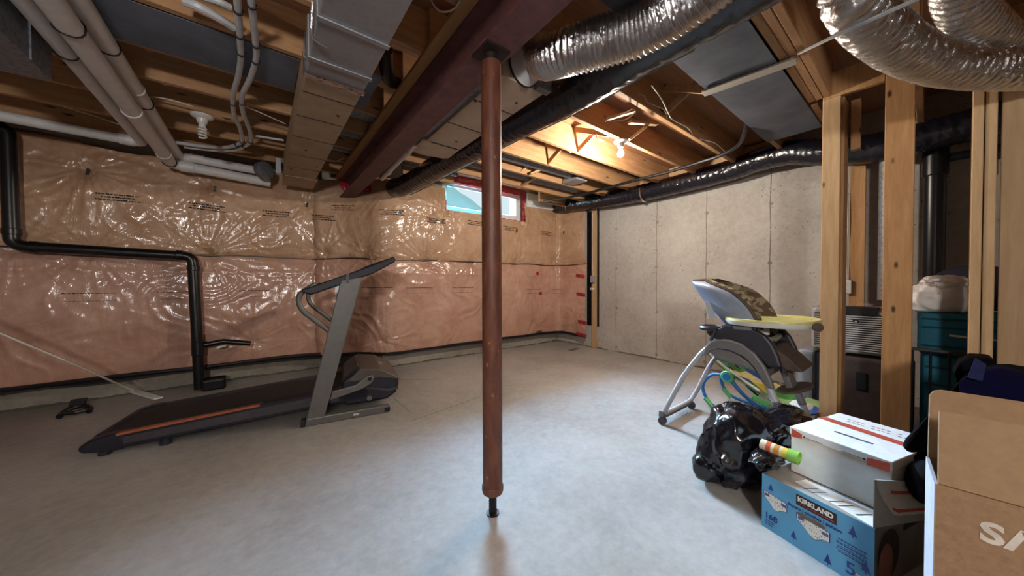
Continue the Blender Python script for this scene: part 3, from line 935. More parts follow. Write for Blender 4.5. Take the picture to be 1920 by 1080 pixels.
tubing('water_tube', 'right one of two thin white tubes winding under the joists', [(-0.015, 1.709, 2.268), (-0.015, 1.803, 2.268), (-0.009, 1.943, 2.268), (-0.003, 2.084, 2.268), (-0.002, 2.254, 2.268), (-0.031, 2.491, 2.268), (-0.077, 2.755, 2.268), (-0.080, 3.025, 2.268), (-0.052, 3.287, 2.268), (-0.047, 3.546, 2.268), (-0.076, 3.701, 2.268), (-0.167, 3.908, 2.270), (-0.318, 3.993, 2.260), (-0.511, 4.023, 2.250)], 0.0145, (0.10, 0.26, 0.33, 0.5, 0.72, 0.80))
tag(B().tube(spline([(-0.248, 2.022, 2.290), (-0.196, 2.009, 2.280), (-0.136, 2.036, 2.280), (-0.086, 2.085, 2.290)], 6), 0.018, 8).build('white_hose', MT['pex']), 'thick white hose joining the thin tubes at the top of the picture', 'hose')
tag(B().tube(spline([(-0.172, 1.943, 2.290), (-0.131, 1.917, 2.280), (-0.090, 1.942, 2.290)], 6), 0.014, 8).build('white_hose', MT['pex']), 'short white hose at the top edge above the thick one', 'hose')
tag(B().tube([(-0.032, 3.495, 2.290), (0.060, 3.475, 2.290), (0.178, 3.450, 2.290)], 0.009, 8).build('cold_water_tube', MT['pex']), 'short straight white tube running into the left duct', 'tube')
# ceiling wires
def wire(label, pts, r=0.004, mat='cable', grp='white cables stapled along the joists'):
    return tag(B().tube(spline(pts, 6), r, 6).build('electric_cable', MT[mat]), label, 'cable', grp)
wire('thin cable on the joist left of the dark bulb fixture', [(-1.072, 3.744, 2.295), (-0.928, 3.838, 2.295), (-0.825, 3.929, 2.295), (-0.665, 4.082, 2.290)])
wire('thin cable from the dark bulb fixture to the left pipes', [(-0.357, 3.200, 2.297), (-0.439, 3.185, 2.300), (-0.515, 3.187, 2.300), (-0.576, 3.225, 2.300)])
wire('thin cable right of the thin tubes towards the left duct', [(-0.089, 2.959, 2.297), (0.023, 3.017, 2.297), (0.172, 3.104, 2.297)])
wire('loose white cable in the bay beside the black ceiling duct', [(1.904, 1.288, 2.370), (2.036, 1.272, 2.360), (2.147, 1.250, 2.360), (2.214, 1.256, 2.340), (2.367, 1.217, 2.320), (2.486, 1.258, 2.310)])
wire('wavy white cable under the joist right of the loose wood strips', [(2.011, 1.116, 2.320), (2.209, 1.155, 2.320), (2.447, 1.218, 2.310), (2.550, 1.239, 2.310), (2.778, 1.229, 2.310), (3.017, 1.267, 2.310), (3.266, 1.212, 2.310), (3.575, 1.232, 2.310)])
wire('bare cable end dangling from the joist near the lit bulb', [(2.149, 1.342, 2.310), (2.003, 1.355, 2.220), (1.867, 1.366, 2.150), (2.051, 1.343, 2.200), (2.193, 1.340, 2.300)], 0.004)
wire('white cable loop at the lit bulb fixture', [(2.276, 1.757, 2.310), (2.319, 1.768, 2.280), (2.392, 1.767, 2.290)], 0.005)
wire('white cable loop hanging left of the steel beam at the top edge', [(0.573, 1.290, 2.240), (0.588, 1.277, 2.200), (0.615, 1.259, 2.180), (0.658, 1.236, 2.200), (0.678, 1.208, 2.240)], 0.004)
wire('white cables tied off beside the far end of the left duct', [(0.434, 3.394, 2.200), (0.495, 3.408, 2.180), (0.575, 3.414, 2.190), (0.634, 3.370, 2.220)], 0.004)
tag(B().tube(spline([(2.97, 0.87, 2.36), (3.165, 0.948, 2.290), (3.378, 1.064, 2.270), (3.487, 1.237, 2.260), (3.523, 1.452, 2.260), (3.554, 1.766, 2.260), (3.527, 2.236, 2.260), (3.522, 2.788, 2.260), (3.501, 3.228, 2.270), (3.449, 3.639, 2.290)], 8), 0.017, 8).build('service_cable', MT['blackcable']), 'thick black service cable drooping from the grey panel to the back wall', 'cable')
pipe('beam_side_pipe', 'short grey white pipe with a coupling beside the far end of the steel beam', [(0.995, 3.441, 2.120), (0.952, 2.424, 2.120)], 0.026, MT['pvc'], [((0.961, 2.620, 2.120), (-0.05, -1, 0), 0.07), ((0.987, 3.206, 2.120), (-0.05, -1, 0), 0.03)])
tag(B().tube(spline([(0.578, 1.915, 2.380), (0.615, 2.019, 2.350), (0.674, 2.129, 2.340), (0.755, 2.165, 2.360)], 6), 0.042, 14).build('black_elbow_pipe', MT['abs']), 'black elbow pipe in the joist bay between left duct and steel beam', 'pipe')
# hanging straps at the black duct
tag(B().tube(spline([(1.710, 2.677, 2.280), (1.428, 2.220, 2.200), (1.449, 2.277, 2.060), (1.451, 2.066, 2.120)], 5), 0.006, 5).build('foil_strap', MT['foiltape']), 'silver foil strap holding the black ceiling duct behind the post', 'strap')

# ================================================================ bulb fixtures
def fixture(name, label, x, y, lit, r=0.060):
    t = thing(name, label, 'light', (x, y, 2.2))
    B().lathe([(r, 0), (r, 0.008), (r * 0.9, 0.016), (r * 0.52, 0.026), (r * 0.46, 0.05), (r * 0.40, 0.058)], (x, y, JB - 0.001), (0, 0, -1), 28).build('lamp_holder', MT['porcelain'], t)
    if lit:
        B().lathe([(0.013, 0), (0.014, 0.016), (0.027, 0.04), (0.030, 0.056), (0.026, 0.072), (0.012, 0.083), (0.001, 0.085)], (x, y, JB - 0.058), (0, 0, -1), 20).build('bulb', MT['bulb'], t)
    else:
        B().lathe([(0.020, 0), (0.022, 0.03), (0.014, 0.036)], (x, y, JB - 0.058), (0, 0, -1), 16).build('bulb_base', MT['vinyl'], t)
        B().tube([(x + 0.021 * math.cos(a * 0.5), y + 0.021 * math.sin(a * 0.5), JB - 0.094 - 0.0016 * a) for a in range(44)], 0.0065, 6).build('bulb_spiral', MT['cfl'], t)
fixture('lit_bulb_fixture', 'white lamp holder with a glowing bulb on a joist right of the post', 2.53, 1.69, True)
fixture('dark_bulb_fixture', 'white lamp holder with an unlit spiral bulb between the left pipes and tubes', -0.325, 3.335, False, 0.066)
t = thing('fill_pendant', 'added fill bulb hanging on a white cable behind the viewpoint', 'light', (-0.75, -1.12, 1.6))  # unseen fixture added to house the rear fill light
B().lathe([(0.05, 0), (0.05, 0.012), (0.02, 0.022)], (-0.75, -1.12, JB - 0.001), (0, 0, -1), 24).build('ceiling_cup', MT['porcelain'], t)
B().tube([(-0.75, -1.12, JB - 0.02), (-0.75, -1.12, 1.82)], 0.004, 8).build('cable_run', MT['cable'], t)
B().lathe([(0.012, 0), (0.021, 0.01), (0.021, 0.055)], (-0.75, -1.12, 1.83), (0, 0, -1), 18).build('bulb_socket', MT['porcelain'], t)
B().lathe([(0.013, 0), (0.014, 0.016), (0.027, 0.04), (0.030, 0.056), (0.026, 0.072), (0.012, 0.083), (0.001, 0.085)], (-0.75, -1.12, 1.775), (0, 0, -1), 20).build('bulb', MT['bulb'], t)

# ================================================================ black drain pipes on the back wall
dp = thing('black_drain_pipe', 'stepped black drain pipe in front of the insulation at the left', 'pipe', (-0.5, 4.4, 0))
B().tube(round_path([(-2.3, 4.30, 2.30), (-1.53, 4.40, 2.26), (-1.525, 4.40, 1.350), (-0.512, 4.385, 1.315), (-0.478, 4.385, 0.02)], 0.07), 0.043, 18).build('pipe_run', MT['abs'], dp, smooth=50)
for a, d, ln, r in (((-1.525, 4.40, 1.46), (0, 0, 1), 0.05, 0.049), ((-1.42, 4.398, 1.345), (1, -.01, -.03), 0.05, 0.049), ((-0.60, 4.387, 1.32), (1, 0, -.03), 0.05, 0.049), ((-0.507, 4.385, 1.20), (0, 0, 1), 0.05, 0.049), ((-0.485, 4.385, 0.42), (0, 0, 1), 0.14, 0.050)):
    d = V(d).normalized()
    B().lathe([(r - 0.005, 0), (r, 0.004), (r, ln - 0.004), (r - 0.005, ln)], V(a) - d * ln / 2, d, 18).build('coupling', MT['abs'], dp)
B().tube([(-0.48, 4.385, 0.44), (-0.30, 4.385, 0.465), (-0.085, 4.385, 0.418)], 0.026, 14).build('side_branch', MT['abs'], dp)
B().obox((-0.314, 4.355, 0.417), (0.035, 0, 0.006), (0, 0.002, 0), (0, 0, 0.010)).build('pipe_label', MT['vinyl'], dp, smooth=0, label='small white label on the side branch')
B().box(-0.46, -0.28, 4.30, 4.46, 0.0, 0.11).build('floor_fitting', MT['abs'], dp, smooth=0, bevel=0.02)

# ================================================================ corner stud with wiring, right end of the insulation
cs = thing('strapping_stud', 'thin pale wooden stud standing against the concrete wall beside the insulation end', 'stud', (4.21, 3.30, 0))
B().box(4.205, 4.243, 3.255, 3.335, 0.0, 2.22).build('strapping', MT['stud_pale'], cs, smooth=0, bevel=0.002)
B().box(4.165, 4.204, 3.265, 3.33, 1.05, 1.16).build('outlet_box', MT['galv'], cs, smooth=0, bevel=0.006)
B().box(4.178, 4.204, 3.285, 3.345, 0.93, 0.965).build('small_sensor', MT['vinyl'], cs, smooth=0, bevel=0.003)
B().box(4.174, 4.178, 3.305, 3.335, 0.94, 0.955).build('sensor_display', MT['clip'], cs, smooth=0)
B().tube(spline([(4.198, 3.31, 2.15), (4.196, 3.315, 1.7), (4.192, 3.305, 1.35), (4.180, 3.285, 1.16)], 6), 0.005, 6).build('cable_run', MT['cable'], cs)
B().box(4.246, 4.2495, 3.22, 3.46, 0.35, 2.2).build('dark_gap_strip', MT['poly'], cs, smooth=0)
# ================================================================ bare stud partition and alcove
part = struct(thing('wall_partition', None, None, (3.08, 0.0, 0)))
B().box(3.045, 3.083, 0.375, 0.464, 0.0, 2.285).build('stud', MT['stud_pale'], part, smooth=0, bevel=0.003, seg=1)
B().box(3.084, 3.25, 0.362, 0.40, 0.0, 2.285).build('stud', MT['stud'], part, smooth=0, bevel=0.003, seg=1)
B().box(3.050, 3.088, 0.065, 0.183, 0.0, 2.53).build('stud', MT['stud'], part, smooth=0, bevel=0.003, seg=1)
B().box(3.055, 3.145, -0.166, -0.130, 0.0, 2.285).build('stud', MT['stud_pale'], part, smooth=0, bevel=0.003, seg=1)
B().box(3.060, 3.150, -0.207, -0.170, 0.0, 2.285).build('stud', MT['stud_pale'], part, smooth=0, bevel=0.003, seg=1)
B().box(3.050, 3.088, 0.1835, 0.464, 2.286, 2.455).build('top_plate', MT['stud'], part, smooth=0, bevel=0.003, seg=1)
B().box(3.050, 3.088, -1.6, 0.0645, 2.286, 2.455).build('top_plate', MT['stud'], part, smooth=0, bevel=0.003, seg=1)
B().box(3.105, 3.125, -0.80, -0.222, 0.0, 2.284).build('pine_board', MT['board'], part, smooth=0, bevel=0.003, seg=1)
B().box(3.20, 3.25, 0.30, 0.345, 1.95, 2.284).build('short_brace', MT['stud'], part, smooth=0)
tag(B().box(4.14, 4.178, 0.352, 0.445, 0.0, 2.10).build('wall_stud', MT['stud'], smooth=0, bevel=0.002), 'wooden stud against the concrete wall holding the white wall outlet', 'stud')
ol = thing('wall_outlet', 'white double wall outlet on the stud behind the bare partition', 'outlet', (4.12, 0.47, 0.95))
B().box(4.105, 4.139, 0.425, 0.505, 0.945, 1.065).build('outlet_plate', MT['vinyl'], ol, smooth=0, bevel=0.006)
for z in (0.978, 1.032):
    so_ = B().lathe([(0.018, 0), (0.018, 0.003)], (4.105, 0.465, z), (-1, 0, 0), 16).build('socket', MT['porcelain'], ol)
    B().box(4.1005, 4.102, 0.458, 0.461, z - .006, z + .006).box(4.1005, 4.102, 0.469, 0.472, z - .006, z + .006).build('slots', MT['clip'], so_, smooth=0)
for k, dy in enumerate((0.0, 0.03)):
    tag(B().tube(spline([(4.125, 0.452 + dy, 1.065), (4.128, 0.462 + dy * .5, 1.3), (4.125, 0.455 + dy, 1.6), (4.13, 0.47, 2.2)], 6), 0.005, 6).build('outlet_cable', MT['cable']), ('nearer', 'farther')[k] + ' white cable dropping to the wall outlet', 'cable')
tag(B().tube([(4.02, 0.215, 0.9), (4.02, 0.215, 2.05)], 0.055, 20).build('metal_vent_pipe', MT['galv_dull']), 'grey metal vent pipe behind the middle bare stud', 'pipe')
sp_ = thing('black_stack_pipe', 'thick upright black pipe between the bare studs', 'pipe', (4.10, 0.0, 0))
B().tube([(4.10, -0.012, 0.0), (4.10, -0.012, 2.02)], 0.056, 22).build('pipe_run', MT['abs'], sp_)
B().lathe([(0.060, 0), (0.066, 0.005), (0.066, 0.20), (0.060, 0.205)], (4.10, -0.012, 1.86), n=22).build('tee_coupling', MT['abs'], sp_)
B().tube([(4.10, -0.03, 1.98), (4.12, -0.35, 1.99), (4.12, -0.7, 2.0)], 0.032, 16).build('side_branch', MT['abs'], sp_)

# ---- suitcases and bedding behind the studs
SIL = plain('silver_shell', (190, 194, 200), 0.4, 0.1, var=0.06)
LBL = plain('pale_blue_shell', (160, 172, 194), 0.35, 0.1, var=0.05)
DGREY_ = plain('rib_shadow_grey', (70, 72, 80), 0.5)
NAVY = plain('navy_fabric', (26, 26, 52), 0.8, var=0.2)
BRN = plain('brown_fabric', (62, 52, 54), 0.8, var=0.15)
TEAL = plain('teal_fabric', (16, 98, 120), 0.75, var=0.15, scale=8)
DTEAL = plain('dark_teal_trim', (8, 56, 72), 0.7)
BLK = plain('black_plastic', (18, 18, 24), 0.4)
c = thing('silver_suitcase', 'silver ribbed hard suitcase lying across two other suitcases behind the studs', 'suitcase', (3.55, 0.35, 0.52))
B().box(3.42, 3.68, 0.10, 0.575, 0.523, 0.862).build('shell', SIL, c, smooth=0, bevel=0.03, seg=3)
B().box(3.4185, 3.4195, 0.125, 0.552, 0.545, 0.815).build('rib_gap_shade', DGREY_, c, smooth=0)  # dark sheet that paints in the shade between the ribs
for k in range(17):
    z = 0.550 + k * 0.0155
    B().tube([(3.416, 0.125, z), (3.416, 0.55, z)], 0.0045, 6).build('rib', SIL, c)
B().prism([(3.412, 0.215, 0.868), (3.412, 0.225, 0.815), (3.412, 0.25, 0.802), (3.412, 0.46, 0.802), (3.412, 0.48, 0.815), (3.412, 0.49, 0.868)], (0.12, 0, 0)).build('handle_recess', BLK, c, smooth=0, bevel=0.006)
lk_ = B().box(3.408, 3.418, 0.315, 0.345, 0.755, 0.778).build('lock', BLK, c, smooth=0, bevel=0.003)
B().box(3.404, 3.41, 0.322, 0.334, 0.757, 0.768).build('latch', MT['galv'], lk_, smooth=0)
c = thing('blue_suitcase', 'pale blue hard suitcase with a dark zipped half standing left of the first stud', 'suitcase', (3.5, 0.5, 0))
B().box(3.40, 3.70, 0.545, 0.655, 0.03, 0.515).build('shell', LBL, c, smooth=0, bevel=0.03, seg=3)
B().box(3.40, 3.70, 0.43, 0.538, 0.03, 0.512).build('zipped_half', NAVY, c, smooth=0, bevel=0.02, seg=2)
B().box(3.41, 3.69, 0.536, 0.547, 0.035, 0.51).build('zipper_band', BLK, c, smooth=0)
for x in (3.44, 3.66):
    for y in (0.47, 0.62):
        B().lathe([(0.02, -0.012), (0.02, 0.012)], (x, y, 0.021), (0, 1, 0), 14).build('wheel', BLK, c)
for k in range(4):
    B().tube([(3.43 + 0.03 * k, 0.655, 0.06), (3.43 + 0.03 * k, 0.655, 0.5)], 0.005, 6).build('rib', LBL, c)
c = thing('brown_suitcase', 'dark brown fabric suitcase standing under the silver one between two studs', 'suitcase', (3.5, 0.2, 0))
B().box(3.41, 3.70, 0.06, 0.405, 0.03, 0.505).build('body', BRN, c, smooth=0, bevel=0.03, seg=3)
pk_ = B().box(3.385, 3.412, 0.075, 0.20, 0.06, 0.49).build('side_pocket', NAVY, c, smooth=0, bevel=0.012)
B().box(3.402, 3.412, 0.27, 0.325, 0.27, 0.40).build('grip', BLK, c, smooth=0, bevel=0.005)
B().tube(spline([(3.55, 0.14, 0.505), (3.55, 0.16, 0.519), (3.55, 0.30, 0.519), (3.55, 0.32, 0.505)], 5), 0.007, 8).build('top_handle', BLK, c)
B().lathe([(0.009, 0), (0.007, 0.005)], (3.385, 0.165, 0.24), (-1, 0, 0), 10).build('zip_pull', plain('brass', (190, 150, 80), 0.3, 0.9), pk_)
for y in (0.10, 0.36):
    for x in (3.45, 3.66):
        B().lathe([(0.02, -0.012), (0.02, 0.012)], (x, y, 0.021), (0, 1, 0), 14).build('wheel', BLK, c)
def teal(lab, z0, z1, y0, y1, x0):
    c = thing('teal_suitcase', lab, 'suitcase', (3.6, -0.03, z0), 'teal fabric suitcases behind the studs')
    B().box(x0, 3.86, y0, y1, z0, z1).build('body', TEAL, c, smooth=0, bevel=0.03, seg=3)
    for f in (0.14, 0.34, 0.78):
        z = z1 - (z1 - z0) * f
        B().tube([(x0 - 0.001, y0 + 0.02, z), (x0 - 0.001, y1 - 0.02, z)], 0.007, 6).build('piping', DTEAL, c)
    return c
c = teal('lower teal fabric suitcase behind the dark metal bed rail', 0.02, 0.575, -0.32, 0.035, 3.42)
B().obox((3.412, -0.035, 0.24), (0.002, 0, 0), (0, 0.022, 0.008), (0, -0.006, 0.022)).build('paper_tag', MT['vinyl'], c, smooth=0, label='white paper tag')
c = teal('upper teal fabric suitcase under the white plastic bag', 0.578, 0.848, -0.34, 0.05, 3.40)
B().tube([(3.385, -0.30, 0.705), (3.382, -0.15, 0.71), (3.385, -0.075, 0.715)], 0.007, 6).build('zip_cord', MT['cable'], c)
c = thing('metal_bed_rail', 'dark metal bed rail with thin upright bars in front of the teal suitcases', 'bed rail', (3.30, -0.1, 0))
B().box(3.29, 3.315, -0.55, 0.10, 0.612, 0.630).build('top_rail', plain('worn_dark_metal', (66, 58, 56), 0.45, 0.5), c, smooth=0, bevel=0.003)
for y in (0.066, -0.005, -0.076, -0.147, -0.218, -0.29):
    B().tube([(3.302, y, 0.0), (3.302, y, 0.612)], 0.0065, 8).build('bar', BLK, c)
def blob(name, cen, rad, mat, parent=None, amp=0.12, fr=3.0, seed=0.0, sub=4, flat=None, fold=0.0, **kw):
    bm = bmesh.new()
    bmesh.ops.create_icosphere(bm, subdivisions=sub, radius=1.0)
    b = B()
    vs = []
    for v in bm.verts:
        d = v.co.normalized()
        w = amp * noise.noise(d * fr + V((seed, seed, seed)))
        if fold:
            w += fold * (1 - abs(noise.noise(d * fr * 1.7 + V((seed, 3, 1))))) ** 3 - fold * 0.5
            w += fold * 0.35 * (1 - abs(noise.noise(d * fr * 4 + V((1, seed, 5))))) ** 3
        p = V((d.x * rad[0], d.y * rad[1], d.z * rad[2])) * (1 + w)
        if kw.get('shape'):
            p = kw['shape'](p)
        q = V(cen) + p
        if flat is not None and q.z < flat:
            q.z = flat + 0.002 * noise.noise(q * 20)
        vs.append(q)
    b.add(vs, [tuple(x.index for x in f.verts) for f in bm.faces])
    bm.free()
    return b.build(name, mat, parent, smooth=kw.get('smooth', 40), fix=False)
c = thing('white_plastic_bag', 'white plastic bag with folded soft contents lying on the upper teal suitcase', 'bag', (3.55, -0.03, 0.85))
wp = plain('white_bag_film', (246, 244, 240), 0.45, var=0.05, scale=9, bump=0.5)
blob('bag_body', (3.56, -0.035, 0.935), (0.15, 0.145, 0.115), wp, c, 0.12, 2.2, 4.0, 4, 0.852, 0.10)
blob('bag_top', (3.50, -0.06, 1.045), (0.10, 0.10, 0.045), wp, c, 0.2, 2.6, 9.0, 4, None, 0.16)
blob('knot', (3.40, -0.06, 1.03), (0.02, 0.03, 0.016), wp, c, 0.3, 3, 2.0, 3, None, 0.2)
blob('navy_bundle', (3.86, -0.20, 1.0), (0.14, 0.22, 0.16), NAVY, None, 0.1, 2.0, 6.0, 3, 0.852, 0.06)
tag(bpy.data.objects['navy_bundle'], 'dark navy bundle behind the white plastic bag', 'bundle')
c = thing('crumpled_receipt', 'crumpled white and pink paper slip on top of the silver suitcase', 'paper', (3.5, 0.28, 0.87))
rows = [[(3.46 + 0.05 * j / 4, 0.33 - 0.08 * i / 6, 0.884 + 0.012 * math.sin(i * 1.1) + 0.010 * noise.noise(V((i, j, 1)))) for j in range(5)] for i in range(7)]
B().shell(rows, (0, 0, 0.001)).build('white_slip', MT['vinyl'], c, smooth=60)
rows = [[(3.45 + 0.05 * j / 4, 0.275 - 0.07 * i / 6, 0.871 + 0.004 * noise.noise(V((i, j, 3)))) for j in range(5)] for i in range(7)]
B().shell(rows, (0, 0, 0.001)).build('pink_slip', plain('pink_paper', (214, 150, 150), 0.7), c, smooth=60)

# ================================================================ treadmill
TM = Matrix.Translation((-0.80, 3.08, 0)) @ Matrix.Rotation(math.radians(-10), 4, 'Z')
GREY = plain('grey_painted_metal', (104, 102, 98), 0.45, 0.2, var=0.05)
DGREY = plain('dark_grey_rail', (62, 58, 64), 0.55, var=0.1)
TBLK = plain('treadmill_black', (20, 20, 34), 0.55, var=0.15)
HOOD = plain('brown_grey_hood', (78, 68, 62), 0.5, var=0.08)
ORNG = plain('orange_strip', (168, 92, 56), 0.6)
tm = thing('treadmill', 'folding black and grey treadmill with an upright console facing the back wall', 'treadmill', TM @ V((0.8, 0.3, 0)))
def TB():
    return B(TM)
zt = lambda l: 0.113 + 0.078 * l
zb = lambda l: 0.028 + 0.055 * l
def rail(w0, w1, l0, l1, hi, lo):
    return [(l0, w0, lo(l0)), (l1, w0, lo(l1)), (l1, w1, lo(l1)), (l0, w1, lo(l0)), (l0, w0, hi(l0)), (l1, w0, hi(l1)), (l1, w1, hi(l1)), (l0, w1, hi(l0))]
TB().hexa(rail(0.0, 0.085, 0.06, 1.52, zt, zb)).build('side_rail', TBLK, tm, smooth=0, bevel=0.008)
TB().hexa(rail(0.535, 0.62, 0.06, 1.52, zt, zb)).build('side_rail', TBLK, tm, smooth=0, bevel=0.008)
TB().hexa(rail(-0.006, -0.0005, 0.12, 1.30, lambda l: zt(l) - 0.022, lambda l: zb(l) + 0.025)).build('trim_strip', DGREY, tm, smooth=0, label='grey trim strip along the near side')
TB().hexa(rail(-0.008, 0.03, 0.09, 0.80, lambda l: zt(l) + 0.008, lambda l: zt(l) - 0.006)).build('foot_strip', ORNG, tm, smooth=0, bevel=0.003, label='worn orange strip on the near side rail')
TB().hexa(rail(-0.006, 0.08, 0.82, 1.30, lambda l: zt(l) + 0.006, lambda l: zt(l) - 0.006)).build('foot_strip', plain('dark_foot_strip', (36, 26, 32), 0.8), tm, smooth=0)
TB().hexa(rail(0.086, 0.534, 0.02, 1.45, lambda l: zt(l) - 0.004, lambda l: zt(l) - 0.035)).build('running_belt', plain('belt_rubber', (16, 16, 26), 0.7, bump=0.1), tm, smooth=0, bevel=0.01)
for w0, w1 in ((-0.004, 0.088), (0.532, 0.624)):
    TB().prism([(-0.07, w0, 0.055), (-0.05, w0, 0.035), (0.02, w0, 0.022), (0.12, w0, 0.026), (0.13, w0, 0.125), (0.05, w0, 0.124), (-0.03, w0, 0.105), (-0.065, w0, 0.08)], (0, w1 - w0, 0)).build('end_cap', TBLK, tm, smooth=30, bevel=0.012)
TB().tube([(-0.01, 0.08, 0.083), (-0.01, 0.54, 0.083)], 0.034, 16).build('rear_roller', TBLK, tm)
for l, w in ((0.03, 0.03), (0.03, 0.59), (0.30, 0.03), (0.30, 0.59)):
    TB().lathe([(0.012, 0), (0.030, 0.003), (0.026, zb(l) + 0.01)], (l, w, 0.0), n=14).build('foot', TBLK, tm)
for w0, w1, nm in ((-0.105, -0.05, ''), (0.67, 0.725, '')):
    TB().prism([(1.085, w0, 0.03), (1.20, w0, 0.03), (1.475, w0, 1.10), (1.325, w0, 1.075)], (0, w1 - w0, 0)).build('upright', GREY, tm, smooth=0, bevel=0.006)
    TB().prism([(1.07, w0 - 0.002, 0.0), (1.66, w0 - 0.002, 0.0), (1.66, w0 - 0.002, 0.055), (1.60, w0 - 0.002, 0.06), (1.10, w0 - 0.002, 0.055)], (0, w1 - w0 + 0.004, 0)).build('base_rail', GREY, tm, smooth=0, bevel=0.006)
    TB().box(1.625, 1.668, w0 - 0.006, w1 + 0.006, 0.012, 0.045).build('rail_cap', TBLK, tm, smooth=0, bevel=0.004)
    TB().box(1.055, 1.085, w0 - 0.004, w1 + 0.004, 0.0, 0.05).build('rail_cap', TBLK, tm, smooth=0, bevel=0.004)
    wm = (w0 + w1) / 2
    TB().tube(round_path([(1.16, wm, 1.045), (1.045, wm, 0.965), (1.06, wm, 0.86), (1.275, wm, 0.66)], 0.10, 8), 0.019, 12).build('grab_tube', GREY, tm)
    TB().prism([(1.065, w0, 0.985), (1.075, w0, 1.005), (1.36, w0, 1.118), (1.55, w0, 1.195), (1.71, w0, 1.268), (1.728, w0, 1.250), (1.715, w0, 1.220), (1.55, w0, 1.125), (1.36, w0, 1.050), (1.13, w0, 0.965)], (0, w1 - w0, 0)).build('handle_grip', TBLK, tm, smooth=0, bevel=0.012, seg=3)
    TB().prism([(1.36, w0 - 0.004, 1.046), (1.38, w0 - 0.004, 1.054), (1.38, w0 - 0.004, 1.128), (1.36, w0 - 0.004, 1.120)], (0, w1 - w0 + 0.008, 0)).build('grip_ring', BLK, tm, smooth=0)
TB().prism([(1.42, -0.045, 1.135), (1.50, -0.045, 1.185), (1.60, -0.045, 1.225), (1.70, -0.045, 1.262), (1.71, -0.045, 1.235), (1.55, -0.045, 1.145), (1.45, -0.045, 1.105)], (0, 0.71, 0)).build('console', TBLK, tm, smooth=0, bevel=0.01)
TB().tube([(1.52, -0.05, 0.12), (1.52, 0.67, 0.12)], 0.02, 12).build('cross_tube', GREY, tm)
bk_ = TB().obox((1.31, 0.60, 0.99), (0.035, 0, 0.0), (0.0, 0.004, 0), (0.004, 0, 0.045)).build('booklet', MT['vinyl'], tm, smooth=0, label='white instruction booklet hanging below the console')
TB().obox((1.325, 0.594, 1.00), (0.017, 0, 0), (0, 0.001, 0), (0.002, 0, 0.028)).build('booklet_picture', TBLK, bk_, smooth=0)
TB().obox((1.315, 0.594, 0.955), (0.022, 0, 0), (0, 0.001, 0), (0, 0, 0.008)).build('booklet_band', MT['redtape'], bk_, smooth=0)
TB().lathe([(0.012, 0), (0.026, 0.004), (0.026, 0.028), (0.020, 0.032)], (1.325, 0.668, 0.905), (0, -1, 0), 18).build('knob', BLK, tm)
kn_ = bpy.data.objects['knob']
TB().lathe([(0.008, 0), (0.006, 0.006)], (1.325, 0.634, 0.905), (0, -1, 0), 10).build('knob_screw', MT['galv'], bpy.data.objects['knob.001'] if 'knob.001' in bpy.data.objects else kn_)
side = [(1.30, 0.13), (1.33, 0.27), (1.45, 0.345), (1.60, 0.325), (1.74, 0.245), (1.76, 0.20), (1.73, 0.12), (1.66, 0.075), (1.36, 0.07)]
TB().prism([(l, 0.0, z) for l, z in side], (0, 0.62, 0)).build('motor_housing', TBLK, tm, smooth=0, bevel=0.02, seg=3)
top = [(1.36, 0.262), (1.455, 0.358), (1.605, 0.337), (1.752, 0.250), (1.765, 0.225), (1.60, 0.262), (1.42, 0.252)]
TB().prism([(l, -0.006, z) for l, z in top], (0, 0.632, 0)).build('hood', HOOD, tm, smooth=0, bevel=0.014, seg=3, label='brown grey top hood with a pale crescent emblem')
TB().prism([(1.34, 0.06, 0.285), (1.40, 0.06, 0.338), (1.44, 0.06, 0.362), (1.45, 0.06, 0.355), (1.43, 0.06, 0.30)], (0, 0.5, 0)).build('hood_vent', BLK, tm, smooth=0)
TB().prism([(1.45, -0.010, 0.205), (1.66, -0.010, 0.148), (1.745, -0.010, 0.150), (1.745, -0.010, 0.165), (1.66, -0.010, 0.165), (1.45, -0.010, 0.212)], (0, 0.01, 0)).build('housing_crease', DGREY, tm, smooth=0)
hz = lambda l: 0.337 + 0.003 - (l - 1.605) * (0.087 / 0.147)
em = TB()
for k in range(9):
    a0, a1 = PI * (0.95 + k * 0.125), PI * (0.95 + (k + 1) * 0.125)
    cc = (1.665, 0.26)
    def pt(a, r):
        l = cc[0] + r * 0.75 * math.sin(a)
        w = cc[1] + r * math.cos(a)
        return (l, w, hz(l) + 0.0035)
    th = 0.012 * math.sin(PI * (k + 0.5) / 9) + 0.004
    em.add([pt(a0, 0.065), pt(a1, 0.065), pt(a1, 0.065 - th), pt(a0, 0.065 - th)], [(0, 1, 2, 3)])
for k in range(4):
    w = 0.245 + k * 0.020
    em.add([(1.632, w, hz(1.632) + .004), (1.648, w, hz(1.648) + .004), (1.648, w + .014, hz(1.648) + .004), (1.632, w + .014, hz(1.632) + .004)], [(0, 1, 2, 3)])
em.build('emblem', MT['porcelain'], tm, smooth=0, fix=False)
pv_ = TB().prism([(1.20, -0.035, 0.15), (1.22, -0.035, 0.205), (1.42, -0.035, 0.235), (1.50, -0.035, 0.295), (1.545, -0.035, 0.305), (1.56, -0.035, 0.27), (1.54, -0.035, 0.235), (1.46, -0.035, 0.195), (1.24, -0.035, 0.145)], (0, 0.028, 0)).build('pivot_arm', GREY, tm, smooth=0, bevel=0.006)
TB().lathe([(0.016, 0), (0.014, 0.006)], (1.525, -0.036, 0.272), (0, -1, 0), 14).build('pivot_bolt', BLK, pv_)
TB().box(1.40, 1.44, -0.107, -0.1055, 0.022, 0.038).build('rating_sticker', MT['vinyl'], tm, smooth=0)
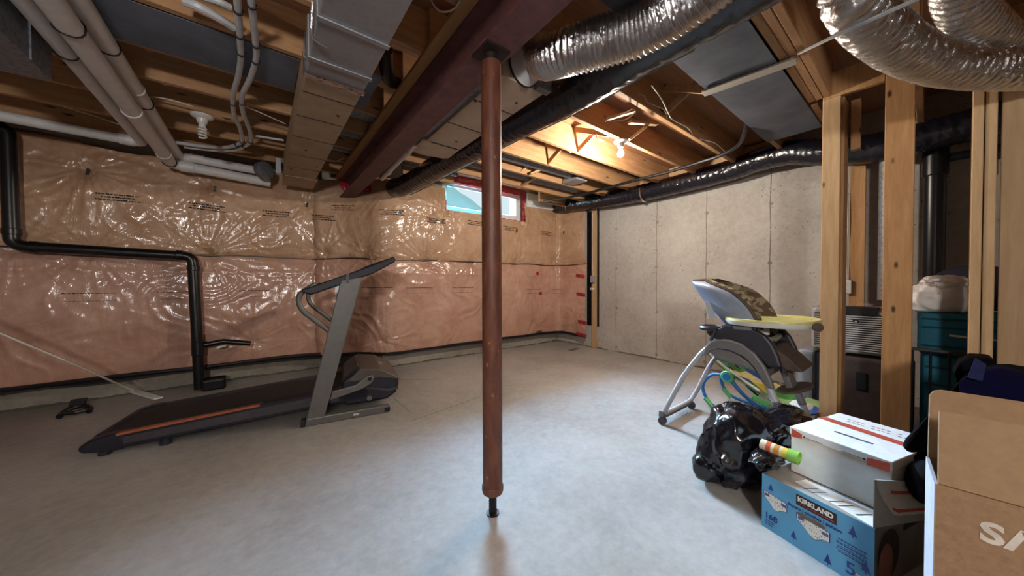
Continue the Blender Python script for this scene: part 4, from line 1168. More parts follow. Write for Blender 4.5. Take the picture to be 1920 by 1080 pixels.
# white cord with flat plug resting on the far side of the treadmill
c = thing('power_cable', 'taut white power cable with a flat white end running from the treadmill to the left', 'cable', (-0.75, 3.75, 0.1))
B().bar((-0.662, 3.830, 0.120), (-0.880, 4.234, 0.120), 0.055, 0.012).build('flat_end', MT['vinyl'], c, smooth=0, bevel=0.004)
B().tube([(-0.871, 4.208, 0.125), (-1.092, 3.720, 0.517), (-1.430, 3.650, 0.829), (-1.735, 3.500, 1.130)], 0.0075, 8).build('cable_run', MT['cable'], c)
c = thing('black_floor_clamp', 'small black plastic clamp lying on the floor near the left wall curb', 'clamp', (-1.18, 4.2, 0))
B().obox((-1.18, 4.24, 0.085), (0.042, 0, 0), (0, 0.02, 0), (0.006, 0, 0.030)).build('grip_block', BLK, c, smooth=0, bevel=0.008)
B().tube(spline([(-1.245, 4.14, 0.018), (-1.24, 4.19, 0.035), (-1.20, 4.23, 0.055), (-1.15, 4.23, 0.055), (-1.11, 4.20, 0.035), (-1.105, 4.16, 0.018)], 5), 0.019, 10).build('jaw', BLK, c)
B().tube([(-1.235, 4.17, 0.03), (-1.17, 4.15, 0.028), (-1.12, 4.19, 0.03)], 0.014, 8).build('bridge_bar', BLK, c)
# ================================================================ high chair (faces -Y)
HG = plain('chair_grey_plastic', (112, 110, 110), 0.45, var=0.05)
HL = plain('chair_light_tube', (196, 198, 204), 0.35, 0.1, var=0.04)
HB = plain('chair_black_shell', (44, 42, 50), 0.5, var=0.12)
HTAN = plain('chair_brown_pad', (84, 70, 58), 0.8, var=0.15)
def cushion_mat():
    m = Mat('patterned_cushion', 0.85)
    n = m.noise(7, 2, 0.4, m.mapping((1, 1.0, 2.2)), 1.5)
    m.base(m.ramp(n, [(0.40, (84, 66, 52)), (0.46, (138, 124, 98)), (0.53, (112, 96, 74)), (0.58, (164, 154, 124))], True))
    return m.m
hc = thing('high_chair', 'grey and brown baby high chair on casters with a pale green tray', 'high chair', (2.58, 0.8, 0))
XN, XF = 2.36, 2.80
# rear U legs
B().tube(round_path([(XN + .015, 0.86, 0.655), (XN + .01, 0.94, 0.585), (XN, 1.06, 0.40), (XN - .015, 1.165, 0.16), (XN + 0.0, 1.205, 0.075), (XN + .10, 1.215, 0.062), (XF - .10, 1.215, 0.062), (XF, 1.205, 0.075), (XF + .015, 1.165, 0.16), (XF, 1.06, 0.40), (XF - .01, 0.94, 0.585), (XF - .015, 0.86, 0.655)], 0.06, 6), 0.0165, 12).build('rear_leg_frame', HL, hc)
B().prism([(XN - .03, 1.195, 0.05), (XN + .06, 1.20, 0.035), (XF - .06, 1.20, 0.035), (XF + .03, 1.195, 0.05), (XF + .03, 1.195, 0.10), (XF - .05, 1.20, 0.06), (XN + .05, 1.20, 0.06), (XN - .03, 1.195, 0.10)], (0, 0.036, 0)).build('crossbar_cover', HG, hc, smooth=0, bevel=0.008)
for x in (XN - 0.02, XF + 0.02):
    B().lathe([(0.012, -0.02), (0.027, -0.018), (0.029, 0.0), (0.027, 0.018), (0.012, 0.02)], (x, 1.205, 0.0295), (1, 0.3, 0), 18).build('caster', DGREY, hc)
# front legs
for x in (XN, XF):
    B().tube([(x + (.01 if x == XN else -.01), 0.63, 0.56), (x, 0.55, 0.365), (x, 0.42, 0.02)], 0.019, 12).build('front_leg', HL, hc)
    B().tube([(x, 0.545, 0.355), (x, 0.505, 0.245)], 0.0215, 12).build('leg_sleeve', HG, hc)
    B().lathe([(0.024, 0), (0.026, 0.02), (0.021, 0.05)], (x, 0.418, 0.0), n=14).build('leg_foot', HG, hc)
# grey curved side arms
arm = [(0.93, 0.56), (0.915, 0.62), (0.885, 0.662), (0.84, 0.683), (0.78, 0.688), (0.71, 0.672), (0.64, 0.625), (0.59, 0.555), (0.56, 0.485), (0.545, 0.43), (0.575, 0.43), (0.60, 0.475), (0.645, 0.545), (0.70, 0.595), (0.77, 0.622), (0.84, 0.622), (0.885, 0.60), (0.905, 0.56)]
for x in (XN - 0.035, XF):
    B().prism([(x, y, z) for y, z in arm], (0.035, 0, 0)).build('side_arm', HG, hc, smooth=0, bevel=0.01, seg=2)
# grey storage pod below the seat
def loft(name, secs, mat, parent, n=14, smooth=45, **kw):
    """secs: list of (y, x0, x1, z0, z1) rounded-rectangle sections along Y"""
    rows = []
    for y, x0, x1, z0, z1 in secs:
        cx, cz, hx, hz_ = (x0 + x1) / 2, (z0 + z1) / 2, (x1 - x0) / 2, (z1 - z0) / 2
        r = []
        for k in range(n * 2):
            a = 2 * PI * k / (n * 2)
            ca, sa = math.cos(a), math.sin(a)
            e = 0.5
            r.append((cx + hx * math.copysign(abs(ca) ** e, ca), y, cz + hz_ * math.copysign(abs(sa) ** e, sa)))
        rows.append(r)
    b = B()
    b.grid(rows, True)
    m = len(rows[0])
    b.add(rows[0], [tuple(range(m))])
    b.add(rows[-1], [tuple(range(m - 1, -1, -1))])
    return b.build(name, mat, parent, smooth=smooth)
loft('seat_pod', [(0.895, XN - .01, XF + .01, 0.575, 0.62), (0.85, XN - .015, XF + .015, 0.525, 0.64), (0.76, XN - .015, XF + .015, 0.515, 0.63), (0.67, XN - .01, XF + .01, 0.50, 0.58), (0.60, XN + .0, XF - .0, 0.47, 0.51)], HG, hc)
# black seat shell with armrests
shell = [(0.90, 0.69), (0.925, 0.72), (0.86, 0.735), (0.81, 0.775), (0.76, 0.78), (0.66, 0.765), (0.60, 0.735), (0.565, 0.69), (0.535, 0.62), (0.52, 0.56), (0.58, 0.545), (0.63, 0.60), (0.70, 0.65), (0.78, 0.672), (0.85, 0.672)]
for x, xx in ((XN - 0.005, 0.045), (XF - 0.04, 0.045)):
    B().prism([(x, y, z) for y, z in shell], (xx, 0, 0)).build('armrest', HB, hc, smooth=0, bevel=0.012, seg=2)
B().box(XN + 0.04, XF - 0.04, 0.56, 0.88, 0.60, 0.66).build('seat', HB, hc, smooth=0, bevel=0.02)
B().prism([(2.44, 0.585, 0.66), (2.44, 0.50, 0.60), (2.44, 0.445, 0.545), (2.44, 0.44, 0.53), (2.44, 0.52, 0.53), (2.44, 0.60, 0.60)], (0.28, 0, 0)).build('calf_rest', HTAN, hc, smooth=0, bevel=0.012)
# rear cup ring
ring = [(2.36 + 0.06 + 0.075 * math.cos(a * PI / 10), 0.905 + 0.060 * math.sin(a * PI / 10), 0.742) for a in range(20)]
B().tube(ring, 0.016, 8, closed=True).build('cup_ring', HB, hc)
B().tube([(2.345, 0.86, 0.735), (2.345, 0.885, 0.665)], 0.012, 8).build('ring_bracket', HB, hc)
# tray
rows = []
N = 40
def tray_ring(sx, sy, z):
    return [(2.56 + 0.275 * sx * math.copysign(abs(math.cos(2 * PI * k / N)) ** 0.7, math.cos(2 * PI * k / N)), 0.615 + 0.225 * sy * math.copysign(abs(math.sin(2 * PI * k / N)) ** 0.7, math.sin(2 * PI * k / N)), z) for k in range(N)]
b = B()
b.grid([tray_ring(0.80, 0.80, 0.780), tray_ring(0.96, 0.96, 0.786), tray_ring(1.0, 1.0, 0.806), tray_ring(1.0, 1.0, 0.812)], True)
b.add(tray_ring(0.80, 0.80, 0.780), [tuple(range(N))])
b.build('tray_base', plain('tray_white', (226, 228, 222), 0.35, var=0.03), hc, smooth=50)
b = B()
b.grid([tray_ring(1.0, 1.0, 0.8125), tray_ring(0.99, 0.99, 0.824), tray_ring(0.95, 0.95, 0.826), tray_ring(0.91, 0.91, 0.816), tray_ring(0.4, 0.4, 0.815)], True)
b.add(tray_ring(0.4, 0.4, 0.815), [tuple(range(N))])
b.build('tray_insert', plain('tray_pale_green', (214, 214, 140), 0.35, var=0.06), hc, smooth=50, label='pale yellow green tray insert')
B().box(2.345, 2.44, 0.66, 0.76, 0.755, 0.782).build('tray_latch', HG, hc, smooth=0, bevel=0.006)
B().lathe([(0.03, 0), (0.03, 0.06), (0.02, 0.065)], (2.50, 0.64, 0.782), (0, 0, -1), 16).build('tray_post', MT['porcelain'], hc)
B().prism([(2.50, 0.47, 0.772), (2.50, 0.395, 0.790), (2.50, 0.395, 0.806), (2.50, 0.50, 0.806)], (0.10, 0, 0)).build('tray_bracket', MT['porcelain'], hc, smooth=0, bevel=0.004)
B().lathe([(0.014, 0), (0.025, 0.004), (0.025, 0.03), (0.016, 0.036)], (2.46, 0.385, 0.798), (-1, -0.2, 0), 18).build('tray_knob', HTAN, hc)
# bucket backrest
def back_pt(s, t, off=0.0):
    yc = 0.80 + 0.30 * s ** 1.15 + 0.045 * math.sin(PI * s)
    bow = 0.075 * math.sin(PI * s)
    zc = 0.665 + 0.43 * s - 0.045 * s * s
    hw = 0.205 * (1.0 if s < 0.7 else math.sqrt(max(0.0, 1 - ((s - 0.7) / 0.315) ** 2)) * 0.6 + 0.4) - off
    wing = (0.10 + bow + 0.13 * math.sin(PI * min(1, s * 0.62 + 0.12))) * (1 - math.cos(abs(t) * PI / 2)) ** 0.85 * (1 if s < 0.8 else 1 - 1.9 * (s - 0.8))
    n = V((0, 0.80, -0.5)).normalized()
    return V((2.58 + hw * math.sin(t * PI / 2), yc - wing * 0.92, zc + wing * 0.02)) + n * (-off)
SN, TN = 18, 16
rows = [[back_pt(i / SN, -1 + 2 * j / TN) for j in range(TN + 1)] for i in range(SN + 1)]
B().shell(rows, lambda i, j: back_pt(i / SN, -1 + 2 * j / TN, 0.022)).build('backrest', LBL, hc, smooth=50, label='pale blue grey outer shell of the backrest')
rows = [[back_pt(i / SN, -1 + 2 * j / TN, 0.024) for j in range(TN + 1)] for i in range(SN + 1)]
B().shell(rows, lambda i, j: back_pt(i / SN, -1 + 2 * j / TN, 0.044)).build('back_cushion', cushion_mat(), hc, smooth=50, label='brown and olive patterned back cushion')
edge = [back_pt(i / SN, -1, 0.02) for i in range(SN + 1)] + [back_pt(1, -1 + 2 * j / TN, 0.02) for j in range(1, TN)] + [back_pt(i / SN, 1, 0.02) for i in range(SN, -1, -1)]
B().tube(edge, 0.011, 8).build('edge_piping', HTAN, hc)
B().obox((2.43, 0.925, 0.86), (0.05, 0, 0), (0, 0.003, 0.0), (0, 0.012, 0.055)).build('care_flap', MT['vinyl'], hc, smooth=0, label='white fabric flap hanging behind the backrest')
# foot plate and straps
b = B()
fr = []
for z, k in ((0.0, 0.9), (0.006, 1.0), (0.016, 1.0), (0.022, 0.9)):
    fr.append([(2.58 + 0.15 * k * math.cos(2 * PI * a / 28), 0.50 + 0.085 * k * math.sin(2 * PI * a / 28), 0.392 + z + 0.30 * (0.50 - (0.50 + 0.085 * k * math.sin(2 * PI * a / 28)))) for a in range(28)])
b.grid(fr, True)
b.add(fr[0], [tuple(range(28))])
b.add(fr[-1], [tuple(range(27, -1, -1))])
b.build('foot_plate', HTAN, hc, smooth=50)
B().prism([(2.52, 0.545, 0.56), (2.52, 0.50, 0.41), (2.52, 0.53, 0.40), (2.52, 0.58, 0.55)], (0.12, 0, 0)).build('foot_plate_arm', HG, hc, smooth=0, bevel=0.005)
B().tube(spline([(2.50, 0.60, 0.70), (2.48, 0.575, 0.64), (2.46, 0.54, 0.56), (2.47, 0.52, 0.49)], 5), 0.010, 6).build('harness_strap', BLK, hc)
B().obox((2.46, 0.535, 0.535), (0.016, 0, 0), (0, 0.008, 0), (0, 0.004, 0.024)).build('buckle', BLK, hc, smooth=0, bevel=0.004)
B().tube(spline([(2.44, 0.62, 0.70), (2.52, 0.60, 0.69), (2.66, 0.60, 0.70)], 5), 0.018, 8).build('lap_pad', plain('pale_pad', (150, 148, 132), 0.8), hc)

# ================================================================ baby bouncer under the chair
bn = thing('baby_bouncer', 'blue tubed baby bouncer with a colourful jungle print seat behind the high chair', 'bouncer', (3.0, 0.8, 0))
BLU = plain('blue_tube', (36, 116, 190), 0.35, var=0.06)
GRN = plain('green_plastic', (104, 196, 120), 0.4, var=0.06)
def print_mat():
    m = Mat('jungle_print', 0.8)
    v = m.voronoi(9, None, 1.0, 'Color')
    sep = m.n.new('ShaderNodeSeparateColor')
    m.lk(v, sep.inputs[0])
    c = m.ramp(sep.outputs[0], [(0.0, (70, 140, 60)), (0.2, (206, 190, 70)), (0.36, (52, 104, 60)), (0.5, (204, 84, 40)), (0.62, (150, 180, 110)), (0.76, (36, 70, 150)), (0.88, (226, 214, 150))], True)
    n = m.noise(24, 3)
    m.base(m.mix(m.ramp(n, [(0.45, (0, 0, 0)), (0.6, (120, 120, 120))]), c, (60, 90, 40)))
    return m.m
XB0, XB1 = 2.88, 3.26
for x, nm in ((XB0, 0), (XB1, 1)):
    B().tube(round_path([(x, 0.975, 0.315), (x, 1.075, 0.315), (x, 1.16, 0.20), (x, 1.10, 0.055), (x, 0.92, 0.018), (x, 0.60, 0.018), (x, 0.50, 0.018)], 0.09, 6), 0.012, 10).build('rocker_tube', BLU, bn)
    B().tube(spline([(x, 0.95, 0.30), (x, 0.86, 0.20), (x, 0.74, 0.115), (x, 0.60, 0.03)], 6), 0.014, 10).build('seat_strut', BLU, bn)
    jt_ = B().lathe([(0.040, -0.022), (0.046, -0.015), (0.046, 0.015), (0.040, 0.022)], (x, 0.965, 0.312), (1, 0, 0), 20).build('joint_housing', GRN, bn)
    B().lathe([(0.028, 0), (0.026, 0.008)], (x - 0.022, 0.965, 0.312), (-1, 0, 0), 18).build('joint_button', BLU, jt_)
    B().tube([(x, 1.125, 0.10), (x, 1.06, 0.035)], 0.018, 10).build('rubber_grip', GRN, bn)
    B().tube([(x, 0.80, 0.20), (x, 0.70, 0.155)], 0.022, 10).build('seat_bolster', GRN, bn)
for y, z in ((0.92, 0.018), (0.515, 0.018)):
    B().tube([(XB0, y, z), (XB1, y, z)], 0.009, 8).build('cross_tube', BLU, bn)
rows = []
for i in range(17):
    s = i / 16
    y = 1.10 - 0.62 * s
    z = 0.47 - 0.36 * s ** 0.8 + 0.10 * max(0, s - 0.7) * 2
    rows.append([(XB0 + 0.01 + (XB1 - XB0 - 0.02) * j / 10, y - 0.02 * math.sin(PI * j / 10), z - 0.045 * math.sin(PI * j / 10) * (1 - 0.5 * s) + 0.006 * noise.noise(V((i, j, 2)))) for j in range(11)])
B().shell(rows, (0, 0.015, -0.018)).build('seat_fabric', print_mat(), bn, smooth=60, label='colourful jungle print seat fabric')
B().tube([(x, y, z) for x, y, z in [r[0] for r in rows]], 0.011, 8).build('fabric_edge', plain('fabric_white_edge', (222, 226, 220), 0.7), bn)
for x in (3.0, 3.12):
    B().tube(spline([(x, 0.99, 0.36), (x, 0.93, 0.30), (x - .01, 0.86, 0.235), (x, 0.80, 0.18)], 4), 0.009, 6).build('harness_strap', BLK, bn)
B().lathe([(0.016, -0.02), (0.03, -0.018), (0.03, 0.018), (0.016, 0.02)], (3.17, 0.535, 0.062), (0.8, -0.5, 0), 18).build('vibration_unit', BLK, bn)
loft('sleeve_cushion', [(0.62, 3.00, 3.16, 0.12, 0.17), (0.58, 2.98, 3.18, 0.10, 0.18), (0.52, 2.98, 3.18, 0.09, 0.17), (0.48, 3.0, 3.16, 0.09, 0.13)], MT['vinyl'], bn)

# ================================================================ garbage bag
gb = thing('garbage_bag', 'full shiny black garbage bag slumped at the end of the blue diaper box', 'garbage bag', (1.95, 0.63, 0))
def slump(p):
    t = (p.z + 0.26) / 0.52
    k = 1.0 - 0.22 * max(0, t - 0.35) + (0.08 if t < 0.3 else 0)
    return V((p.x * k - 0.02 * t, p.y * k + 0.015 * math.sin(t * 7), p.z))
blob('bag_body', (2.00, 0.625, 0.205), (0.225, 0.160, 0.215), MT['bag'], gb, 0.17, 1.25, 3.3, 5, 0.001, 0.13, shape=slump, smooth=80)
blob('bag_shoulder', (2.22, 0.480, 0.27), (0.26, 0.105, 0.095), MT['bag'], gb, 0.18, 1.4, 8.1, 5, None, 0.11, smooth=80)
blob('bag_lobe', (1.87, 0.70, 0.085), (0.105, 0.085, 0.08), MT['bag'], gb, 0.15, 1.5, 5.0, 4, 0.001, 0.09, smooth=80)
blob('bag_neck', (1.80, 0.44, 0.262), (0.115, 0.055, 0.028), MT['bag'], gb, 0.3, 2.0, 1.2, 4, 0.2305, 0.2, smooth=80)
# striped paper tube lying on the box
pa, pc = V((1.773, 0.458, 0.323)), V((1.756, 0.325, 0.318))
c = thing('striped_paper_tube', 'striped paper tube with a green end lying between garbage bag and white box', 'paper tube', pa)
dv = (pc - pa)
bands = [(0.0, 0.17, 'cream', (228, 214, 190)), (0.17, 0.30, 'orange', (200, 90, 50)), (0.30, 0.39, 'cream', (228, 214, 190)), (0.39, 0.53, 'amber', (206, 140, 50)), (0.53, 0.60, 'cream', (228, 214, 190)), (0.60, 0.73, 'yellow', (226, 200, 70)), (0.73, 1.0, 'green', (140, 196, 84))]
for a, e, nm, colr in bands:
    b = B()
    r = 0.0225 if nm != 'green' else 0.0265
    b.lathe([(r - 0.003, 0.0), (r, 0.0), (r, dv.length * (e - a)), (r - 0.004, dv.length * (e - a)), (r - 0.004, dv.length * (e - a) - 0.012), (0.002, dv.length * (e - a) - 0.012)] , pa + dv * a, dv, 22)
    b.build(nm + '_band', plain(nm + '_card', colr, 0.6, var=0.04), c, smooth=40)

# ================================================================ blue diaper box
def frame(o, yaw):
    """local x along the front (towards the viewer's right), y into depth, z up"""
    return Matrix.Translation(o) @ Matrix.Rotation(yaw, 4, 'Z')
O = V((1.701, 0.436, 0))
E1 = V((1.605, 0.105, 0))
fx = (E1 - O).normalized()
fy = V((-fx.y, fx.x, 0))
if fy.x < 0:
    fy = -fy
DL = (E1 - O).length
DH = 0.228
DX = Matrix((( fx.x, fy.x, 0, O.x), (fx.y, fy.y, 0, O.y), (0, 0, 1, 0), (0, 0, 0, 1)))
BLUE = plain('blue_print_card', (96, 164, 206), 0.55, var=0.03, scale=4)
CARDW = plain('white_card', (238, 236, 232), 0.65, var=0.04)
CARDG = plain('grey_card', (160, 154, 146), 0.7, var=0.06)
INKB = plain('navy_ink', (36, 50, 120), 0.6)
db = thing('diaper_box', 'blue printed diaper carton with open flaps under the white shipping box', 'box', O)
DD = 0.46
B(DX).box(0, DL, 0, 0.004, 0, DH).build('front_panel', BLUE, db, smooth=0)
B(DX).box(0, DL, DD - 0.004, DD, 0, DH).build('back_panel', BLUE, db, smooth=0)
B(DX).box(0, 0.004, 0.004, DD - 0.004, 0, DH).build('end_panel', CARDG, db, smooth=0)
pe = B(DX).box(DL - 0.004, DL, 0.004, DD - 0.004, 0, DH).build('end_panel', plain('dark_photo_card', (112, 102, 98), 0.5, var=0.3, scale=5), db, smooth=0, label='end panel with a dark photograph of a baby')
B(DX).box(0.002, DL - 0.002, 0.002, 0.12, DH - 0.003, DH).build('top_flap', CARDG, db, smooth=0)
B(DX).box(0.002, DL - 0.002, 0.122, DD - 0.002, DH - 0.003, DH).build('top_flap', CARDG, db, smooth=0)
B(DX).add([(0.09, 0.055, DH + .001), (DL - 0.002, 0.004, DH + .001), (DL - 0.002, 0.12, DH + .001), (0.10, 0.115, DH + .001)], [(0, 1, 2, 3)]).build('tape_strip', CARDW, db, smooth=0, fix=False, label='white paper strip on the top flap')
for k, q in enumerate((0.13, 0.155, 0.21, 0.235, 0.285)):
    B(DX).add([(q, 0.03, DH + .002), (q + 0.022, 0.085, DH + .002), (q + 0.026, 0.085, DH + .002), (q + 0.005, 0.03, DH + .002)], [(0, 1, 2, 3)]).build('tape_mark', DGREY, db, smooth=0, fix=False)
UX = tuple(fx)
UZ = (0, 0, 1)
def DP(x, z, o=-0.0012, y=0.0):
    return DX @ V((x, y + o, z))
B(DX).box(0.125, 0.248, -0.0015, 0, 0.172, 0.213).build('brand_plate', MT['ink'], db, smooth=0)
lettering('brand_lettering', 'KIRKLAND', 0.0245, DP(0.130, 0.189, -0.002), UX, UZ, MT['porcelain'], db, 0.0011, sx=0.92)
B(DX).box(0.135, 0.243, -0.0022, -0.0016, 0.179, 0.1815).build('brand_underline', MT['redtape'], db, smooth=0)
lettering('caption_lettering', 'diapers | couches | pañales', 0.0165, DP(0.095, 0.153, -0.0012), UX, UZ, INKB, db, 0.0002, sx=0.95)
lettering('count_lettering', '168', 0.036, DP(0.012, 0.046), UX, UZ, INKB, db, 0.0006, sx=0.9)
lettering('size_lettering', '5', 0.062, DP(0.272, 0.026), UX, UZ, INKB, db, 0.0002)
for r in range(3):
    B(DX).box(0.014, 0.050 - 0.004 * r, -0.0012, 0, 0.036 - 0.008 * r, 0.0385 - 0.008 * r).build('small_print', INKB, db, smooth=0)
for r in range(7):
    b = B(DX)
    x = 0.253 - 0.003 * (r % 3)
    while x < 0.325:
        w = random.uniform(0.004, 0.012)
        b.box(x, min(x + w, 0.328), -0.0012, 0, 0.128 - 0.0075 * r, 0.1300 - 0.0075 * r + (0.0012 if r % 2 == 0 else -0.0007))
        x += w + 0.002
    b.build('small_print', INKB, db, smooth=0)
def tree(x, z, s):
    B(DX).add([DX.inverted() @ DP(x - s * 0.34, z), DX.inverted() @ DP(x, z + s), DX.inverted() @ DP(x + s * 0.34, z - s * 0.05), DX.inverted() @ DP(x + s * 0.06, z + s * .04), DX.inverted() @ DP(x + s * 0.05, z - s * .2), DX.inverted() @ DP(x - s * 0.05, z - s * .2), DX.inverted() @ DP(x - s * 0.06, z + s * .02)], [(0, 1, 2, 3, 4, 5, 6)]).build('tree_mark', INKB, db, smooth=0, fix=False)
for x, z, s in ((0.035, 0.172, 0.030), (0.118, 0.030, 0.031), (0.225, 0.016, 0.034), (0.292, 0.166, 0.035), (0.325, 0.066, 0.036)):
    tree(x, z, s)
def nappy(x, z, w, h, mat):
    poly = [(0, 1.0), (1.0, 0.86), (1.0, 0.30), (0.80, 0.24), (0.62, 0.0), (0.45, 0.02), (0.25, 0.34), (0.02, 0.62)]
    pts = [DX.inverted() @ DP(x + a * w, z + e * h, -0.0015) for a, e in poly]
    big = [DX.inverted() @ DP(x + (a - .5) * w * 1.06 + .5 * w, z + (e - .5) * h * 1.06 + .5 * h, -0.0008) for a, e in poly]
    no_ = B(DX).add(big, [tuple(range(len(big)))]).build('nappy_outline', INKB, db, smooth=0, fix=False)
    B(DX).add(pts, [tuple(range(len(pts)))]).build('nappy_picture', mat, no_, smooth=0, fix=False)
    for ax in (0.04, 0.78):
        B(DX).box(x + ax * w, x + (ax + 0.2) * w, -0.0022, -0.0016, z + (0.72 - ax * 0.2) * h, z + (0.90 - ax * 0.2) * h).build('nappy_tab', plain('purple_ink', (90, 84, 130), 0.6), no_, smooth=0)
nm_ = Mat('speckled_print', 0.6)
nm_.base(nm_.ramp(nm_.voronoi(150), [(0.22, (60, 58, 60)), (0.32, (232, 230, 224))]))
nappy(0.010, 0.098, 0.082, 0.060, nm_.m)
nappy(0.128, 0.076, 0.100, 0.062, nm_.m)
slot = [(0.022 * math.cos(a * PI / 10) * 1.0 + (0.046 if math.cos(a * PI / 10) > 0 else -0.0) + 0.150, 0.0085 * math.sin(a * PI / 10) + 0.140) for a in range(20)]
B(DX).add([(x, -0.0026, z) for x, z in slot], [tuple(range(20))]).build('hand_hole', plain('box_shadow_inside', (96, 86, 74), 0.9), db, smooth=0, fix=False)
b = B(DX)
b.box(0.300, 0.343, -0.0014, 0, 0.0, 0.042)
bl_ = b.build('barcode_label', CARDW, db, smooth=0)
for k in range(11):
    B(DX).box(0.303 + 0.0034 * k, 0.303 + 0.0034 * k + (0.0012 + 0.0009 * (k % 3)), -0.002, -0.0014, 0.006, 0.036).build('barcode_bar', MT['ink'], bl_, smooth=0)
# picture of a baby on the end panel: dark hair and a face in profile
def EP(y, z, o=0.0012):
    return (DL + o, y, z)
B(DX).add([EP(0.02 + 0.075 * (1 + math.cos(a * PI / 10)), 0.115 + 0.085 * math.sin(a * PI / 10)) for a in range(20)], [tuple(range(20))]).build('hair_picture', plain('hair_print', (30, 22, 20), 0.5), db, smooth=0, fix=False)
B(DX).add([EP(0.075 + 0.05 * math.cos(a * PI / 10), 0.085 + 0.072 * math.sin(a * PI / 10), 0.0018) for a in range(20)], [tuple(range(20))]).build('face_picture', plain('skin_print', (128, 72, 60), 0.5, scale=30, var=0.25), db, smooth=0, fix=False)
B(DX).box(DL + 0.0005, DL + 0.0015, 0.20, 0.34, 0.165, 0.215).build('end_brand_plate', MT['ink'], db, smooth=0)
# open end flap standing up and bowed, a shipping label across its upper part
def flap_pt(q, t, off=0.0):
    L = 0.162 * (1 - 0.42 * q)
    return (DL - 0.002 + 0.055 * q * math.sin(PI * 0.5 * (1 - t)) * 1.2 + 0.012 * t * q + off, 0.004 + 0.30 * q, DH + L * t)
B(DX).shell([[flap_pt(i / 14, j / 8) for j in range(9)] for i in range(15)], lambda i, j: flap_pt(i / 14, j / 8, -0.003)).build('end_flap', CARDG, db, smooth=60)
def lab_pt(q, s, off):
    t0 = max(0.22, 1.0 - 2.2 * q ** 0.8)
    return flap_pt(q, t0 + (1.0 - t0) * s, off)
fl = B(DX).shell([[lab_pt(0.03 + 0.94 * i / 16, j / 8, 0.0012) for j in range(9)] for i in range(17)], lambda i, j: lab_pt(0.03 + 0.94 * i / 16, j / 8, 0.0022)).build('shipping_label', CARDW, db, smooth=60, label='white shipping label with red bands on the open end flap')
for a, e in ((0.62, 0.72), (0.10, 0.20)):
    B(DX).grid([[lab_pt(0.25 + 0.65 * j / 10, q, 0.0028) for j in range(11)] for q in (a, e)]).build('red_band', plain('red_ink', (196, 84, 70), 0.6), fl, smooth=0, fix=False)

# ================================================================ white shipping box on top
WO = V((1.812, 0.366, DH + 0.004))
W1 = V((1.728, 0.074, 0))
gx = V((W1.x - WO.x, W1.y - WO.y, 0)).normalized()
gy = V((-gx.y, gx.x, 0))
gy = gy if gy.x > 0 else -gy
WL = 0.304
WD = 0.385
WH = 0.190
WX = Matrix(((gx.x, gy.x, 0, WO.x), (gx.y, gy.y, 0, WO.y), (0, 0, 1, WO.z), (0, 0, 0, 1)))
RED = plain('brick_red_ink', (190, 76, 52), 0.6, var=0.05)
wbx = thing('white_shipping_box', 'white lidded cardboard box with a red stripe standing on the blue diaper box', 'box', WO)
B(WX).box(0.002, WL - 0.002, 0.002, WD - 0.002, 0, WH - 0.002).build('box_body', CARDW, wbx, smooth=0, bevel=0.002, seg=1)
B(WX).box(-0.002, WL + 0.002, -0.003, WD + 0.002, WH - 0.030, WH + 0.002).build('lid', CARDW, wbx, smooth=0, bevel=0.003)
B(WX).add([(-0.002, 0.215, WH + .003), (0.15, 0.205, WH + .003), (WL + 0.002, 0.19, WH + .003), (WL + 0.002, 0.235, WH + .003), (0.15, 0.25, WH + .003), (-0.002, 0.262, WH + .003)], [(0, 1, 2, 3, 4, 5)]).build('red_stripe', RED, wbx, smooth=0, fix=False)
B(WX).box(0.10, 0.215, 0.105, 0.118, WH + 0.0022, WH + 0.0032).build('dark_line', plain('slate_ink', (84, 84, 104), 0.6), wbx, smooth=0)
for r, (y, n, s) in enumerate(((0.318, 11, 0.013), (0.288, 13, 0.015))):
    for k in range(n):
        if k in (4, 9):
            continue
        x = 0.055 + k * 0.0155 + 0.01 * r
        B(WX).box(x, x + 0.010, y, y + s * random.uniform(0.5, 0.9), WH + 0.0022, WH + 0.003).build('faint_letter', plain('faint_ink', (176, 160, 156), 0.7), wbx, smooth=0)
for x0, x1, s in ((0.008, 0.044, 1), (WL - 0.062, WL - 0.004, -1)):
    pts = [(x0, -0.0042, WH - 0.040), (x1, -0.0042, WH - (0.032 if s > 0 else 0.036)), (x1, -0.0042, WH - (0.014 if s > 0 else 0.004)), (x0, -0.0042, WH - (0.004 if s > 0 else 0.012))]
    B(WX).add(pts, [(0, 1, 2, 3)]).build('corner_mark', RED, wbx, smooth=0, fix=False)
    B(WX).lathe([(0.0035, 0), (0.0035, 0.001)], (x1 + 0.008 if s > 0 else x0 - 0.008, -0.0035, WH - 0.022), (0, -1, 0), 10).build('dot_mark', MT['ink'], wbx)
for x0, n in ((0.058, 10), (0.17, 13)):
    b = B(WX)
    for k in range(n):
        b.box(x0 + k * 0.0056, x0 + k * 0.0056 + 0.004, -0.0042, -0.0035, WH - 0.024, WH - 0.0215)
    b.build('fine_print', plain('grey_ink', (110, 104, 100), 0.7), wbx, smooth=0)

